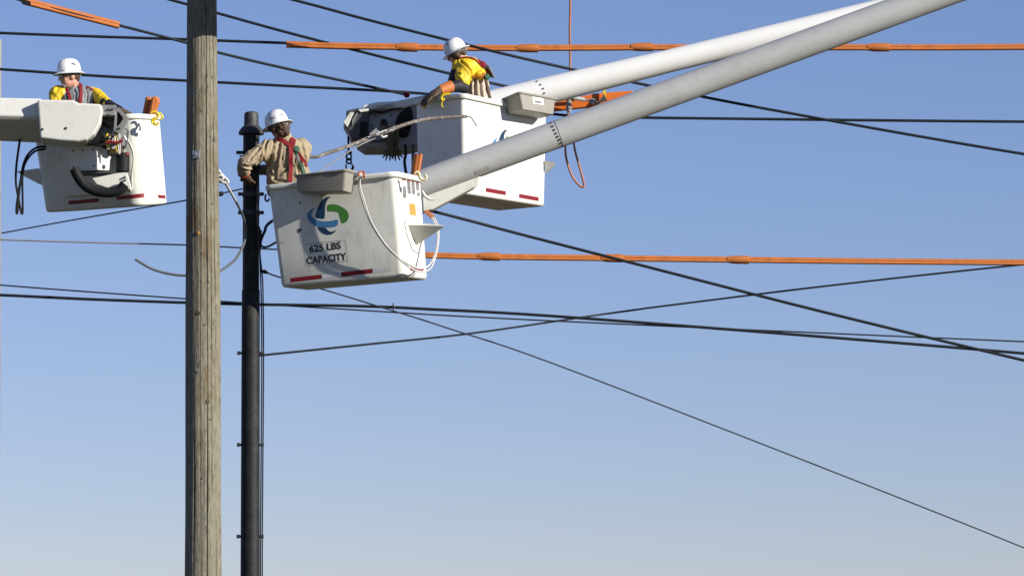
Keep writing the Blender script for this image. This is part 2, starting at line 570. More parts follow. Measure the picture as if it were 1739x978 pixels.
# ------------------------------------------------------------------ poles
def wooden_pole():
    d = 38.0
    base = W(347, 0, d)
    base.z = 0
    top_z = W(343, 0, d).z + 3.2
    c_hi, c_lo = W(343, 0, d), W(346.5, 524, d)
    r_hi, r_lo = 25.2 / F * d, 29.3 / F * d

    def centre(z):
        k = (c_hi.z - z) / (c_hi.z - c_lo.z)
        return V((c_hi.x + (c_lo.x - c_hi.x) * k, base.y, z)), r_hi + (r_lo - r_hi) * (k if k < 1 else 1 + (k - 1) * 0.25)

    n, rows = 176, 330
    zs = [0 + (c_lo.z - 3) * i / 20 for i in range(20)] + [c_lo.z - 3 + (top_z - c_lo.z + 3) * i / rows for i in range(rows + 1)]
    cracks = [(-R(74), 0.010, 0.024, 0), (-R(42), 0.008, 0.018, 3.0), (-R(118), 0.007, 0.010, 5.1), (R(-96), 0.006, 0.008, 8.2), (R(-60), 0.006, 0.008, 11.2)]
    rings = []
    for z in zs:
        c, r0 = centre(z)
        ring = []
        for k in range(n):
            a = 2 * math.pi * k / n
            dx, dy = math.cos(a), math.sin(a)
            r = r0 + 0.006 * noise.noise(V((dx * 1.5, dy * 1.5, z * 0.8))) + 0.0035 * noise.noise(V((dx * 9, dy * 9, z * 0.9)))
            for (ca, wd, dp, ph) in cracks:
                aa = ca + 0.05 * noise.noise(V((z * 0.7, ph, 1.3)))
                da = abs((a - aa + math.pi) % (2 * math.pi) - math.pi)
                on_ = max(0.0, min(1.0, 1.6 * noise.noise(V((z * 0.45, ph * 2, 4.4))) + 0.75))
                wdr = max(wd / r0 * 0.55, 2 * math.pi / n * 0.8)
                if da < wdr:
                    r -= dp * on_ * (1 - da / wdr)
            ring.append(c + V((dx * r, dy * r, 0)))
        rings.append(ring)
    t = thing('wooden_utility_pole', base, 'weathered grey wooden utility pole in the foreground with long cracks', 'utility pole')
    mb = MB().loft(rings)
    mb.build('shaft', M['wood'], t, smooth=40)
    kdark = mat('dark_knot_wood', (0.085, 0.062, 0.036), 0.85, var=0.5, scale=40)
    # square washer plate and bolt
    cz = W(336.5, 268, d - 0.15)
    nrm = V((-0.33, -0.94, 0)).normalized()
    tx = V((0.94, -0.33, 0)).normalized()
    p, rr = centre(cz.z)
    pc = p + nrm * (rr + 0.008)
    pl = MB().box(pc, tx * 0.036, nrm * 0.006, V((0, 0, 0.036))).build('washer_plate', M['galv'], t, smooth=0, bevel=0.003)
    MB().lathe(pc, nrm, [(0.016, 0.004), (0.016, 0.02), (0.009, 0.02), (0.009, 0.034)], 8).build('bolt', M['galv'], pl)
    for (kx, ky, kr) in ((352, 150, 0.017), (360, 134, 0.012), (338, 193, 0.03), (350, 209, 0.012), (340, 540, 0.02), (356, 690, 0.024)):
        q = W(kx, ky, d - 0.15)
        p, rr = centre(q.z)
        dx_ = max(-0.9, min(0.9, (q.x - p.x) / rr))
        nn_ = V((dx_, -math.sqrt(1 - dx_ * dx_), 0))
        MB().lathe(p + nn_ * (rr - 0.010), nn_, [(kr, 0), (kr * 0.95, 0.009), (kr * 0.6, 0.0125), (kr * 0.15, 0.011)], 12).build('knot', kdark, t)
    # resin-coloured knot
    kz = W(339.5, 403, d - 0.16)
    p, rr = centre(kz.z)
    kn = V((-0.26, -0.966, 0)).normalized()
    km = mat('knot_wood', (0.30, 0.15, 0.03), 0.7, var=0.4, scale=30)
    MB().lathe(p + kn * (rr - 0.012), kn, [(0.026, 0), (0.024, 0.012), (0.015, 0.019), (0.004, 0.021)], 14).build('knot', km, t)
    for i, (px_, py_) in enumerate(((352, 132), (341, 188), (358, 236), (329, 330), (362, 352), (345, 438), (356, 486), (350, 560), (338, 640), (360, 720), (347, 820))):
        q = W(px_, py_, d - 0.15)
        p, rr = centre(q.z)
        dx_ = max(-0.9, min(0.9, (q.x - p.x) / rr))
        nn_ = V((dx_, -math.sqrt(1 - dx_ * dx_), 0))
        MB().lathe(p + nn_ * (rr - 0.004), nn_, [(0.010, 0), (0.011, 0.004), (0.004, 0.009)], 8).build('nail', M['darkmetal'], t)
    # unseen tank added above the frame to cast the shadow on the pole top
    tk = thing('pole_shade_tank', W(487, -19, d - 0.45), 'unseen grey tank added above the frame to shade the wooden pole', 'shade caster')
    tc_ = W(487, -19, d - 0.45)
    MB().lathe(tc_, (0, 0, 1), [(0.27, 0), (0.29, 0.03), (0.29, 0.95), (0.30, 0.96), (0.30, 1.0), (0.22, 1.06)], 32).build('tank', M['galv'], tk)
    pp, rr = centre(tc_.z + 0.5)
    for dz in (0.25, 0.75):
        a = V((pp.x, pp.y, tc_.z + dz))
        b2 = V((tc_.x, tc_.y, tc_.z + dz))
        MB().tube([a, b2], 0.03, 8).build('bracket', M['galv'], tk)
    return centre


pole_centre = wooden_pole()


def steel_pole():
    d = 40.85
    top = W(426.5, 189, d)
    x = top.x
    y = W(426, 300, d).y
    s = 1 / F * d
    base = V((x, y, 0))

    def zz(py): return W(426, py, d).z

    t = thing('steel_riser_pole', base, 'black steel riser pole with a flanged round cap beside the tan-shirted worker', 'pole')
    MB().lathe((x, y, 0), (0, 0, 1), [(17.0 * s, 0), (15.4 * s, zz(496)), (15.4 * s, zz(496) + 0.001), (14.2 * s, zz(495)), (13.9 * s, zz(226))], 28).build('shaft', M['steel_dark'], t)
    z0 = zz(227)
    cap = MB().lathe((x, y, z0), (0, 0, 1), [(21.5 * s, 0), (21.8 * s, 3 * s), (20 * s, 7 * s), (15 * s, 13 * s), (12.4 * s, 15 * s), (12.2 * s, 34 * s), (11 * s, 37 * s), (7 * s, 38.8 * s), (0.5 * s, 39 * s)], 32, True, True)
    cap.build('cap', M['steel'], t)
    # clamp bands with through-bolts
    for py, hw in ((331, 21), (363, 21), (604, 22), (760, 22), (915, 22)):
        bnd = MB().lathe((x, y, zz(py + 4)), (0, 0, 1), [(15.2 * s, 0), (15.2 * s, 8 * s)], 24).build('clamp_band', M['steel'], t)
        bb = MB()
        bb.tube([V((x - hw * s, y - 0.03, zz(py))), V((x + hw * s, y - 0.03, zz(py)))], 2.0 * s, 8)
        for sg in (-1, 1):
            bb.tube([V((x + sg * (hw - 5) * s, y - 0.03, zz(py))), V((x + sg * (hw + 0.8) * s, y - 0.03, zz(py)))], 3.2 * s, 6)
        bb.build('through_bolt', M['steel'], bnd)
    # small bracket at the left
    MB().box(V((x - 17 * s, y - 0.02, zz(259))), (8.5 * s, 0, 0), (0, 0.02, 0), (0, 0, 2.6 * s)).box(
        V((x - 15 * s, y - 0.02, zz(265))), (5 * s, 0, 0), (0, 0.015, 0), (0, 0, 1.1 * s)).build('bracket', M['steel'], t, smooth=0, bevel=0.004)
    # conduit with taped top on the right flank
    cp = WP([(438, 316), (438.5, 330), (438, 345), (436, 362), (436, 420), (437, 524), (438, 700)], d - 0.11)
    MB().tube(spline(cp, 4), 0.014, 8).build('conduit', M['frayed'], t)
    # lashed side wires
    for off, lab in ((442.5, 0), (445.5, 1)):
        pts = WP([(441, 385), (441.5, 430), (off, 470), (off + 1.5, 524), (off + 2, 640), (off, 900), (off, 1100)], d - 0.06)
        MB().tube(spline(pts, 4), 0.007, 6).build('ground_wire', M['wire'], t)
    # dead-end clamp on the right
    c0 = W(447, 461.5, d - 0.05)
    MB().tube(WP([(441, 460.5), (450, 461.5), (456, 464)], d - 0.05), [0.014, 0.020, 0.008], 8).tube(
        WP([(449, 458), (450, 465)], d - 0.06), 0.010, 7).build('dead_end_clamp', M['steel'], t)
    return t


steel_pole()

# far pole at the very edge of the picture
pb = W(-9, 400, 55)
MB().lathe((pb.x, pb.y, 0), (0, 0, 1), [(0.13, 0), (0.096, W(0, 524, 55).z), (0.072, W(0, 200, 55).z), (0.065, W(0, 60, 55).z)], 20).build(
    'far_utility_pole', M['greymetal'], loc=(pb.x, pb.y, 0))
tag(bpy.data.objects['far_utility_pole'], 'slim grey pole cut off by the left edge of the picture', 'pole')


# ------------------------------------------------------------------ buckets
def rrect(C, out, rad, n=6):
    c = (C[0] + C[1] + C[2] + C[3]) / 4
    u = ((C[1] - C[0]) + (C[2] - C[3])) / 2
    v = ((C[3] - C[0]) + (C[2] - C[1])) / 2
    hu, hv = u.length / 2 + out, v.length / 2 + out
    u, v = u.normalized(), v.normalized()
    r = max(0.004, min(rad + out, hu * 0.95, hv * 0.95))
    pts = []
    for (su, sv, a0) in ((-1, -1, math.pi), (1, -1, 1.5 * math.pi), (1, 1, 0), (-1, 1, 0.5 * math.pi)):
        for k in range(n + 1):
            a = a0 + math.pi / 2 * k / n
            pts.append(c + u * (su * (hu - r) + r * math.cos(a)) + v * (sv * (hv - r) + r * math.sin(a)))
    return pts


def corners(LF, NR, RB):
    a, b, c = W(*LF), W(*NR), W(*RB)
    return [a, b, c, a + c - b]


def tub(B, T, rad, wall, lip_h, lip_o, parent, mat_body, mat_rim, mat_in, name='bucket', rimname='rim', floor=0.05):
    def ring(t, o, rr=rad):
        return rrect([b.lerp(tt, t) for b, tt in zip(B, T)], o, rr)
    H = (T[0] - B[0]).length
    tl = 1 - lip_h / H
    body = MB()
    body.loft([ring(0, -0.032), ring(0.006, -0.016), ring(0.016, -0.006), ring(0.035, 0.0), ring(0.3, 0), ring(0.6, 0), ring(tl + 0.002, 0.0),
               ring(tl + 0.004, -wall), ring(0.5, -wall), ring(floor, -wall - 0.004)], True, True)
    bo = body.build(name, mat_body, parent, smooth=0)
    bm = bmesh.new()
    bm.from_mesh(bo.data)
    bmesh.ops.triangulate(bm, faces=bm.faces)
    bm.to_mesh(bo.data)
    bm.free()
    bo.data.polygons.foreach_set('use_smooth', [True] * len(bo.data.polygons))
    bo.data.set_sharp_from_angle(angle=R(30))
    rim = MB()
    a = lip_h / H
    rim.loft([ring(tl, -wall * 0.5), ring(tl, lip_o * 0.8), ring(tl + a * 0.2, lip_o), ring(tl + a * 0.75, lip_o), ring(1.0, lip_o * 0.7), ring(1.0, -wall * 1.1), ring(tl + a * 0.2, -wall * 1.2)], False, False)
    ro = rim.build(rimname, mat_rim, bo, smooth=40)
    return bo, ro


# ---------------------------------------------------------------- front lift
fl = thing('aerial_lift', W(600, 480, 40.4), 'white two-man bucket lettered 625 LBS CAPACITY on a grey boom, nearest lift', 'bucket lift', 'bucket lifts')
FB = corners((476, 488.5, 40.38), (685.5, 470, 40.0), (728, 475, 40.55))
FT = corners((453, 315, 40.38), (669, 291.5, 40.0), (716, 301.5, 40.55))
fbucket, frim = tub(FB, FT, 0.055, 0.03, 0.05, 0.032, fl, M['white'], M['white'], M['liner'])
bv = bvh_of(fbucket)
Z2 = lambda pts: [(430 + x * .2454, 270 + y * .2454) for x, y in pts]
logo = {
    'navy': [[(540, 265), (515, 262), (485, 280), (455, 320), (437, 370), (433, 405), (460, 412), (492, 412), (497, 370), (500, 320), (510, 290), (525, 272)],
             [(447, 472), (465, 500), (490, 518), (520, 525), (550, 518), (568, 502), (574, 492), (555, 500), (540, 503), (520, 497), (508, 484), (500, 478), (475, 474)]],
    'blue': [[(425, 338), (400, 350), (380, 370), (372, 395), (385, 425), (410, 450), (445, 466), (500, 474), (560, 470), (580, 462), (588, 440), (588, 425), (575, 420), (540, 428), (500, 432), (460, 428), (420, 412), (405, 395), (405, 375), (415, 355)]],
    'green': [[(520, 318), (560, 314), (600, 325), (640, 350), (660, 380), (660, 410), (648, 432), (625, 445), (612, 440), (612, 425), (625, 405), (632, 390), (615, 378), (580, 366), (540, 362), (518, 360), (516, 340)]]}
for col, polys in logo.items():
    for p in polys:
        decal('logo_swoosh', smoothpoly(Z2(p), 3), bv, M[col], fbucket)
lettering('capacity_number', '625 LBS', 526, 429.6, 579.5, 422.6, 12.6, bv, M['ink'], fbucket)
lettering('capacity_word', 'CAPACITY', 521.5, 449.4, 589, 441.6, 12.6, bv, M['ink'], fbucket)
fr = [(516, 415.3), (587, 407.4), (590.7, 443), (520.3, 452)]
for i in range(4):
    (ax, ay), (bx, by) = fr[i], fr[(i + 1) % 4]
    if i % 2 == 0: q = [(ax, ay - .35), (bx, by - .35), (bx, by + .35), (ax, ay + .35)]
    else: q = [(ax - .35, ay), (ax + .35, ay), (bx + .35, by), (bx - .35, by)]
    decal('sign_border', q, bv, M['greymetal'], fbucket)
for q, m in (([(493.3, 472.3), (545.4, 466.0), (546, 473.2), (493.8, 479.4)], 'red'), ([(546.8, 465.9), (578.4, 462.4), (579, 469.4), (547.4, 473)], 'paletape'),
             ([(579.2, 462.4), (632, 456.2), (632.6, 463.7), (580, 469.9)], 'red'), ([(633.2, 456), (664, 452.4), (664.6, 459.4), (633.8, 463)], 'paletape'),
             ([(696, 452.5), (719, 455.5), (719.5, 462.5), (696.5, 459.5)], 'red')):
    decal('reflective_tape', q, bv, M[m], fbucket)
# scuffs
for q in ([(505, 389), (513, 388.4), (513, 390.2), (508, 391), (507.4, 396), (506, 396)], [(470, 413.4), (478, 411), (482, 411.3), (478, 412.4), (470, 415.4)],
          [(508.5, 344), (510.5, 341.5), (511.2, 346), (509, 348)]):
    decal('scuff_mark', q, bv, M['darkmetal'], fbucket)
# warning labels on the sunlit end
for (x, y0, y1) in ((683.6, 316, 336), (691, 308.5, 329), (698.4, 308.5, 330), (705.8, 310.5, 323)):
    decal('warning_label', [(x, y0), (x + 5.6, y0 + .6), (x + 6.6, y1 + .6), (x + 1, y1)], bv, M['print'], fbucket)
decal('warning_label', [(707.5, 331), (709.5, 326.5), (712, 327), (713.5, 333), (707.8, 332.6)], bv, M['print'], fbucket)
for x, y in ((682.5, 304.6), (690.4, 306.4), (698, 307.2), (705.5, 309)):
    decal('warning_heading', [(x, y), (x + 6, y + .6), (x + 6.1, y + 2.4), (x + .1, y + 1.8)], bv, M['red'], fbucket)
decal('orange_label', [(694.5, 345.5), (705, 346.5), (706.6, 366.5), (695.8, 365)], bv, M['labelorange'], fbucket)


def step(parent, bvh_base, tip, m):
    ps = [on(bvh_base, *p, off=-0.01)[0] for p in [(692, 381.5), (718, 379), (720.5, 409), (707, 418)]]
    t = W(*tip)
    mb = MB()
    mb.add(ps + [t, t + V((0, 0, -0.012))], [(0, 1, 4), (0, 4, 5, 3), (1, 2, 5, 4), (3, 5, 2), (0, 3, 2, 1)])
    return mb.build('step_bracket', m, parent, smooth=0, bevel=0.006)


step(fbucket, bv, (755, 383, 40.12), M['white'])
# raised plate outline behind the step
pl = [on(bv, x, y, 0.004)[0] for x, y in [(690, 415), (700, 428), (712, 430.5), (721, 431)]]
MB().tube(WP([]) + [on(bv, x, y, 0.004)[0] for x, y in [(686.5, 379), (688, 374), (692, 372)]], 0.004, 6).tube(
    [on(bv, x, y, 0.004)[0] for x, y in [(686.5, 379), (690, 398), (700, 425), (704, 428), (712, 429.5)]], 0.0035, 6).build('plate_edge', M['greymetal'], fbucket)
# underside hook at the left
MB().tube(spline(WP([(452, 330), (450.5, 334), (450.5, 339), (453, 341.5), (456, 340.5), (457, 337)], 40.42), 4), 0.010, 7).build('rope_hook', M['darkmetal'], fbucket)

# grey boom
b0, b1 = W(700, 318, 41.0), W(1900, -118.6, 41.0)
bdir = (b1 - b0).normalized()
fboom = MB().lathe(b0, bdir, [(0.10, 0), (0.139, 0.02), (0.139, (b1 - b0).length)], 56).build('boom', M['grey_boom'], fl, smooth=30)
bvb = bvh_of(fboom)
for i in range(8):
    k = i / 7
    h, nn = on(bvb, 935.5 + 20.5 * k, 209.5 + 37.5 * k + 4 * math.sin(k * math.pi) * 0.3, 0)
    MB().lathe(h - nn * 0.004, nn, [(0.011, 0), (0.011, 0.012), (0.004, 0.013)], 8).build('bolt', M['darkmetal'], fboom)
for (off, x0) in ((0, 938.5),):
    c = (W(948, 228.5, 41) - b0).dot(bdir)
    MB().lathe(b0 + bdir * c, bdir, [(0.1392, 0), (0.1402, 0.001), (0.1402, 0.006), (0.1392, 0.007)], 56, False, False).build('seam', M['darkmetal'], fboom)
decal('faded_label', [(806, 290.5), (829, 281), (831, 287), (808, 296.5)], bvb, mat('faded_label_print', (0.36, 0.355, 0.33), 0.5, var=0.3, scale=60), fboom, 0.003)
# beam below the boom tip carrying the bucket
poly = [(716, 330), (760, 318), (818, 296), (812, 311), (806, 318), (735, 356), (718, 360)]
MB().prism(WP(poly, 40.95), V((0, 0.17, 0.0))).build('tip_beam', M['white'], fl, smooth=0, bevel=0.012)
MB().tube(spline(WP([(717, 325), (722, 333), (730, 338), (738, 338)], 40.7), 5), 0.014, 8).build('guide_rail', M['white'], fl)

# ---------------------------------------------------------------- right lift
rl = thing('aerial_lift', W(820, 345, 44.8), 'blindingly sunlit white bucket with logo half hidden by the grey boom', 'bucket lift', 'bucket lifts')
RBm = corners((708, 337.5, 44.47), (789, 329.5, 44.0), (926.5, 351, 45.1))
RTp = corners((704, 170.5, 44.47), (786, 159, 44.0), (930, 190, 45.1))
rbucket, rrim = tub(RBm, RTp, 0.05, 0.03, 0.05, 0.032, rl, M['white_clean'], M['white'], M['liner'])
rv = bvh_of(rbucket)
for q in ([(825, 319), (858.8, 324.8), (858.8, 331.8), (825, 326)], [(881.4, 329.3), (914.5, 335), (914.5, 341.8), (881.4, 336)]):
    decal('reflective_tape', q, rv, M['red'], rbucket)
for col, polys in logo.items():
    for p in polys:
        q = [(858 + (x - 556) * .62, 247 + (y - 365) * .86 + (x - 556) * .10) for x, y in smoothpoly(Z2(p), 3)]
        decal('logo_swoosh', q, rv, M[col], rbucket)
tri = [W(924, 273, 45.05), W(942, 275.5, 45.0), W(926, 290, 45.05)]
MB().prism(tri, V((0.02, 0.25, 0))).build('step_bracket', M['white'], rbucket, smooth=0)
# white boom, running up to the right behind the bucket
w0, w1 = W(690, 212, 45.75), W(1800, -56, 45.75)
wd_ = (w1 - w0).normalized()
Lw = (w1 - w0).length
kk = (W(943, 148.5, 45.75) - w0).length
wb = MB().lathe(w0, wd_, [(0.12, 0), (0.155, 0.02), (0.151, kk), (0.128, kk + 1.3), (0.12, Lw)], 56).build('boom', M['boom_white'], rl, smooth=30)
bvw = bvh_of(wb)
for i, (x, y) in enumerate(((905, 136), (912, 139), (918, 144.5), (922.5, 151), (924.5, 158.5))):
    h, nn = on(bvw, x, y, 0)
    MB().lathe(h - nn * 0.004, nn, [(0.010, 0), (0.010, 0.012), (0.004, 0.013)], 8).build('bolt', M['darkmetal'], wb)
# knuckle behind the left of the bucket
D = 45.15
kn = MB().prism(WP([(622, 186), (640, 178), (722, 163), (722, 245), (690, 252), (620, 252), (607, 243), (602, 226), (612, 190)], D), V((0, 0.55, 0))).build('knuckle_housing', M['casing'], rl, smooth=0, bevel=0.03, seg=3)
MB().prism(WP([(613, 187), (616, 179), (640, 173.5), (672, 172), (728, 160), (728, 170), (690, 183), (622, 187)], D - 0.06), V((0, 0.6, 0))).build('top_cover', M['white'], rl, smooth=0, bevel=0.02)
hd = MB().prism(WP([(588, 188), (606, 184), (627, 184), (628, 240), (597, 235), (591, 222), (583, 208), (588, 198)], D - 0.12), V((0, 0.45, 0))).build('winch_head', M['darkmetal'], rl, smooth=0, bevel=0.015)
MB().prism(WP([(582.5, 208), (594, 191), (601, 191), (590, 216)], D - 0.16), V((0.0, 0.05, 0))).build('winch_guard', M['white'], rl, smooth=0, bevel=0.006)
MB().prism(WP([(598, 204), (606, 192), (608, 192), (598, 214)], D - 0.15), V((0.0, 0.04, 0))).build('winch_guard', M['greymetal'], rl, smooth=0)
MB().prism(WP([(612, 208), (624, 206), (625, 236), (610, 232)], D - 0.14), V((0, 0.08, 0))).build('winch_drum_cover', M['black'], rl, smooth=0, bevel=0.01)
MB().prism(WP(smoothpoly([(647, 205), (653, 203), (657, 206), (659, 219), (660, 224), (647, 222)], 4), D - 0.02), V((0, 0.06, 0))).build('access_hole_shade', M['black'], rl, smooth=0)  # black plug standing in for the darkness inside an open hole
MB().prism(WP(smoothpoly([(676, 196), (684, 188), (693, 183), (699, 186), (701, 200), (698, 215), (692, 231), (680, 232), (670, 224), (672, 208)], 4), D - 0.05), V((0, 0.1, 0))).build('opening_shade', M['black'], rl, smooth=0, bevel=0.01)  # raised black shape painted as the dark void of the large opening
MB().tube(spline(WP([(688, 245), (689, 262), (687, 275), (690, 296), (694, 306)], 45.0), 5), 0.016, 8).build('hydraulic_hose', M['black'], rl)
MB().box(W(701.5, 270, 44.75), (0.017, 0, 0), (0, 0.06, 0), (0, 0, 0.15)).build('bucket_mount', M['darkmetal'], rl, smooth=0, bevel=0.005)
for i, (x, y) in enumerate(((632, 214), (634, 219), (636, 196), (664, 196), (666, 236), (633, 240), (648, 192))):
    MB().lathe(W(x, y, D + 0.005), V((0, -1, 0)), [(0.012, 0), (0.012, 0.012), (0.005, 0.016)], 8).build('bolt', M['darkmetal'], rl)
for i, pts in enumerate(([(625, 196), (634, 190), (650, 191), (668, 186), (682, 184)], [(627, 232), (638, 240), (652, 238), (668, 232)], [(690, 186), (698, 178), (704, 176)], [(606, 186), (616, 192), (622, 204), (621, 226)])):
    MB().tube(spline(WP(pts, D - 0.04), 5), 0.011, 7).build('hydraulic_line', M[('black', 'darkmetal', 'black', 'greymetal')[i]], rl)
MB().prism(WP([(608, 186), (626, 184.5), (626, 189), (612, 191)], D - 0.15), V((0, 0.1, 0))).build('winch_lid', M['white'], rl, smooth=0, bevel=0.005)
MB().prism(WP([(640, 180), (668, 176), (668, 180), (641, 184)], D - 0.08), V((0, 0.05, 0))).build('name_plate', M['galv'], rl, smooth=0)
MB().lathe(W(691, 163, 45.3), (0, 0, 1), [(0.02, -0.02), (0.034, 0.0), (0.034, 0.015), (0.018, 0.02), (0.02, 0.03), (0.012, 0.04)], 14).build('jib_pin', M['harness'], rl)

# ---------------------------------------------------------------- left lift
ll = thing('aerial_lift', W(170, 350, 42.9), 'white bucket on a boxy cream arm from the left, its gear in front', 'bucket lift', 'bucket lifts')
LBm = corners((70, 361.5, 43.15), (239, 349.5, 42.5), (292, 347.0, 42.95))
LTp = corners((47, 209, 43.15), (226, 193, 42.5), (279, 196.5, 42.95))
lbucket, lrim = tub(LBm, LTp, 0.13, 0.03, 0.05, 0.03, ll, M['white'], M['white'], M['liner'])
lv = bvh_of(lbucket)
for q in ([(197.8, 333.8), (244.7, 328.3), (245.2, 335.2), (198.2, 339.6)], [(116, 341.5), (168, 336.5), (168.4, 343), (116.6, 347.5)], [(268, 331), (280, 332), (281, 337.5), (269, 336.5)]):
    decal('reflective_tape', q, lv, M['red'], lbucket)
tri = WP([(28, 291), (66, 286), (70, 312)], 43.2)
MB().prism(tri, V((0.03, 0.3, 0))).build('step_bracket', M['white'], lbucket, smooth=0)
# raised mounting panel on the bucket side
ppx = [(78, 244), (80, 272), (97, 286), (113, 335), (214, 327), (211, 300), (213, 244)]
pw = [on(lv, x, y, 0.0)[0] for x, y in ppx]
nn0 = on(lv, 150, 290, 0)[1]
MB().prism(pw, nn0 * 0.05).build('mounting_panel', M['white'], lbucket, smooth=0, bevel=0.02)
# thin raised moulding line on the sunlit part
MB().tube(spline([on(lv, x, y, 0.0)[0] for x, y in [(213, 216), (216, 235), (224, 252), (227, 272), (224, 300), (225, 322)]], 5), 0.006, 6).build('moulding', M['white'], lbucket)
# boxy arm: upright flank above, sloping flank below
arm = MB()
ringA, ringB = [], []
for (x, dst) in ((-420, ringA), (70, ringB)):
    dy = 0 if x > 0 else -10
    ex = 0 if x > 0 else -24
    dst += WP([(x, 168 + dy, 42.06), (x, 198 + dy, 42.02), (x, 204 + dy, 42.05), (x, 243 + ex, 42.44), (x, 243 + ex, 42.62), (x, 168 + dy, 42.62)])
arm.loft([ringA, ringB])
arm.build('arm', M['cream'], ll, smooth=0, bevel=0.012)
ecp = [(63, 169), (124, 170), (133, 175), (172, 177), (174.5, 190), (170, 210), (160, 228), (147, 238), (132, 241), (100, 239), (68, 235)]
ec = MB().prism(WP(ecp, 41.93), V((0.0, 0.5, 0))).build('elbow_cover', M['cream'], ll, smooth=0, bevel=0.022, seg=3)
be = bvh_of(ec)
for x, y in ((72, 220), (112, 218)):
    h, nn = on(be, x, y, 0)
    MB().lathe(h - nn * 0.003, nn, [(0.014, 0), (0.014, 0.01), (0.006, 0.012)], 8).build('bolt', M['darkmetal'], ec)
# pivot casting between cover and bucket
MB().lathe(W(165, 214, 42.15), V((0, 1, 0)), [(0.19, 0), (0.20, 0.03), (0.20, 0.35), (0.17, 0.4)], 28).build('pivot_drum', M['darkmetal'], ll)
br = MB().box(W(185, 190, 42.1), (0.075, 0, 0), (0, 0.10, 0), (0, 0, 0.055)).build('bracket_block', M['greymetal'], ll, smooth=0, bevel=0.008)
gus = MB()
o_ = [(196, 182), (203, 183), (217, 199), (217, 204), (206, 224), (202, 227), (193, 222)]
i_ = [(199, 190), (201, 190), (209, 200), (209, 203), (202, 213), (199, 215), (198, 214)]
O1, I1 = WP(o_, 42.0), WP(i_, 42.0)
bk = V((0, 0.16, 0))
n7 = len(o_)
gus.add(O1 + I1 + [p + bk for p in O1] + [p + bk for p in I1],
        [(i, (i + 1) % n7, n7 + (i + 1) % n7, n7 + i) for i in range(n7)] +
        [(2 * n7 + i, 2 * n7 + (i + 1) % n7, 3 * n7 + (i + 1) % n7, 3 * n7 + i) for i in range(n7)] +
        [(i, (i + 1) % n7, 2 * n7 + (i + 1) % n7, 2 * n7 + i) for i in range(n7)] +
        [(n7 + i, n7 + (i + 1) % n7, 3 * n7 + (i + 1) % n7, 3 * n7 + i) for i in range(n7)])
gus.build('gusset', M['greymetal'], ll, smooth=0)
MB().prism(WP([(197, 188), (210, 200), (210, 204), (201, 218), (196, 218)], 42.10), V((0, 0.02, 0))).build('gusset_web', M['darkmetal'], ll, smooth=0)
MB().lathe(W(201, 226, 42.05), V((0, 1, 0)), [(0.06, 0), (0.065, 0.02), (0.065, 0.3)], 18).build('hinge_eye', M['greymetal'], ll)
MB().lathe(W(206, 236, 42.2), V((0.15, 0.1, 1)), [(0.05, -0.1), (0.068, -0.08), (0.068, 0.09), (0.05, 0.11)], 18).build('actuator', M['darkmetal'], ll)
# box in front of the bucket
cb = [W(118, 292, 42.34), W(166, 289, 42.18), W(202, 291, 42.42), W(154, 294, 42.58)]
ct = [W(115, 249, 42.34), W(164, 246, 42.18), W(201, 262, 42.42), W(152, 262, 42.58)]
vb = MB().hexa(cb + ct).build('valve_box', M['white_clean'], ll, smooth=0, bevel=0.008)
MB().prism(WP([(164, 232), (172, 232), (172, 262), (166, 262)], 42.2), V((0.0, 0.1, 0))).build('box_upright', M['white_clean'], ll, smooth=0, bevel=0.006)
MB().prism(WP([(172, 226), (206, 222), (207, 262), (174, 264)], 42.3), V((0.02, 0.12, 0))).build('coil_backing', M['darkmetal'], ll, smooth=0, bevel=0.01)
vbv = bvh_of(vb)
for x, y in ((124, 256), (158, 254), (125, 284), (160, 282), (140, 255)):
    h, nn = on(vbv, x, y, 0)
    MB().lathe(h - nn * 0.003, nn, [(0.010, 0), (0.010, 0.008), (0.004, 0.010)], 8).build('screw', M['darkmetal'], vb)
MB().box(W(160, 295, 42.34), (0.19, -0.02, 0), (0.0, 0.09, 0), (0, 0, 0.012)).build('shadow_plate', M['darkmetal'], ll, smooth=0, bevel=0.003)  # dark slab added as the shadow gap below the box
for i, (x0, y0, x1, y1, m_) in enumerate(((150, 240, 182, 224, 'black'), (155, 243, 186, 230, 'black'), (160, 243, 178, 236, 'darkmetal'), (196, 228, 199, 250, 'galv'), (205, 222, 214, 238, 'galv'), (170, 205, 186, 215, 'black'))):
    MB().tube(spline(WP([(x0, y0), ((x0 + x1) / 2 + 3, (y0 + y1) / 2 + 4), (x1, y1)], 42.02 + 0.02 * i), 5), 0.011, 7).build('hydraulic_line', M[m_], ll)
for x, y in ((184, 186), (191, 186), (184, 195), (203, 218), (212, 301), (212.5, 306)):
    MB().lathe(W(x, y, 41.99 if y < 250 else 42.2), V((0, -1, 0)), [(0.011, -0.02), (0.011, 0.006), (0.005, 0.012)], 8).build('bolt', M['darkmetal'], ll)
for x, y in ((206, 238), (217, 262)):
    MB().lathe(W(x, y, 42.1), V((0.3, -1, 0.2)), [(0.02, -0.03), (0.024, 0), (0.018, 0.012)], 12).build('port_plug', M['red'], ll)
MB().tube(spline(WP([(181, 217), (176, 226), (178, 234), (188, 236), (194, 230)], 42.0), 5), 0.009, 7).build('hydraulic_line', M['black'], ll)
MB().lathe(W(208, 294, 42.3), (0.02, 0, 1), [(0.055, 0), (0.07, 0.02), (0.07, 0.17), (0.055, 0.205)], 20).build('motor', M['black'], ll)
mbk = MB().prism(WP([(156, 303), (200, 294), (216, 293), (222, 316), (221, 321), (190, 322), (164, 313)], 42.22), V((0, 0.26, 0))).build('support_channel', M['white'], ll, smooth=0, bevel=0.006)
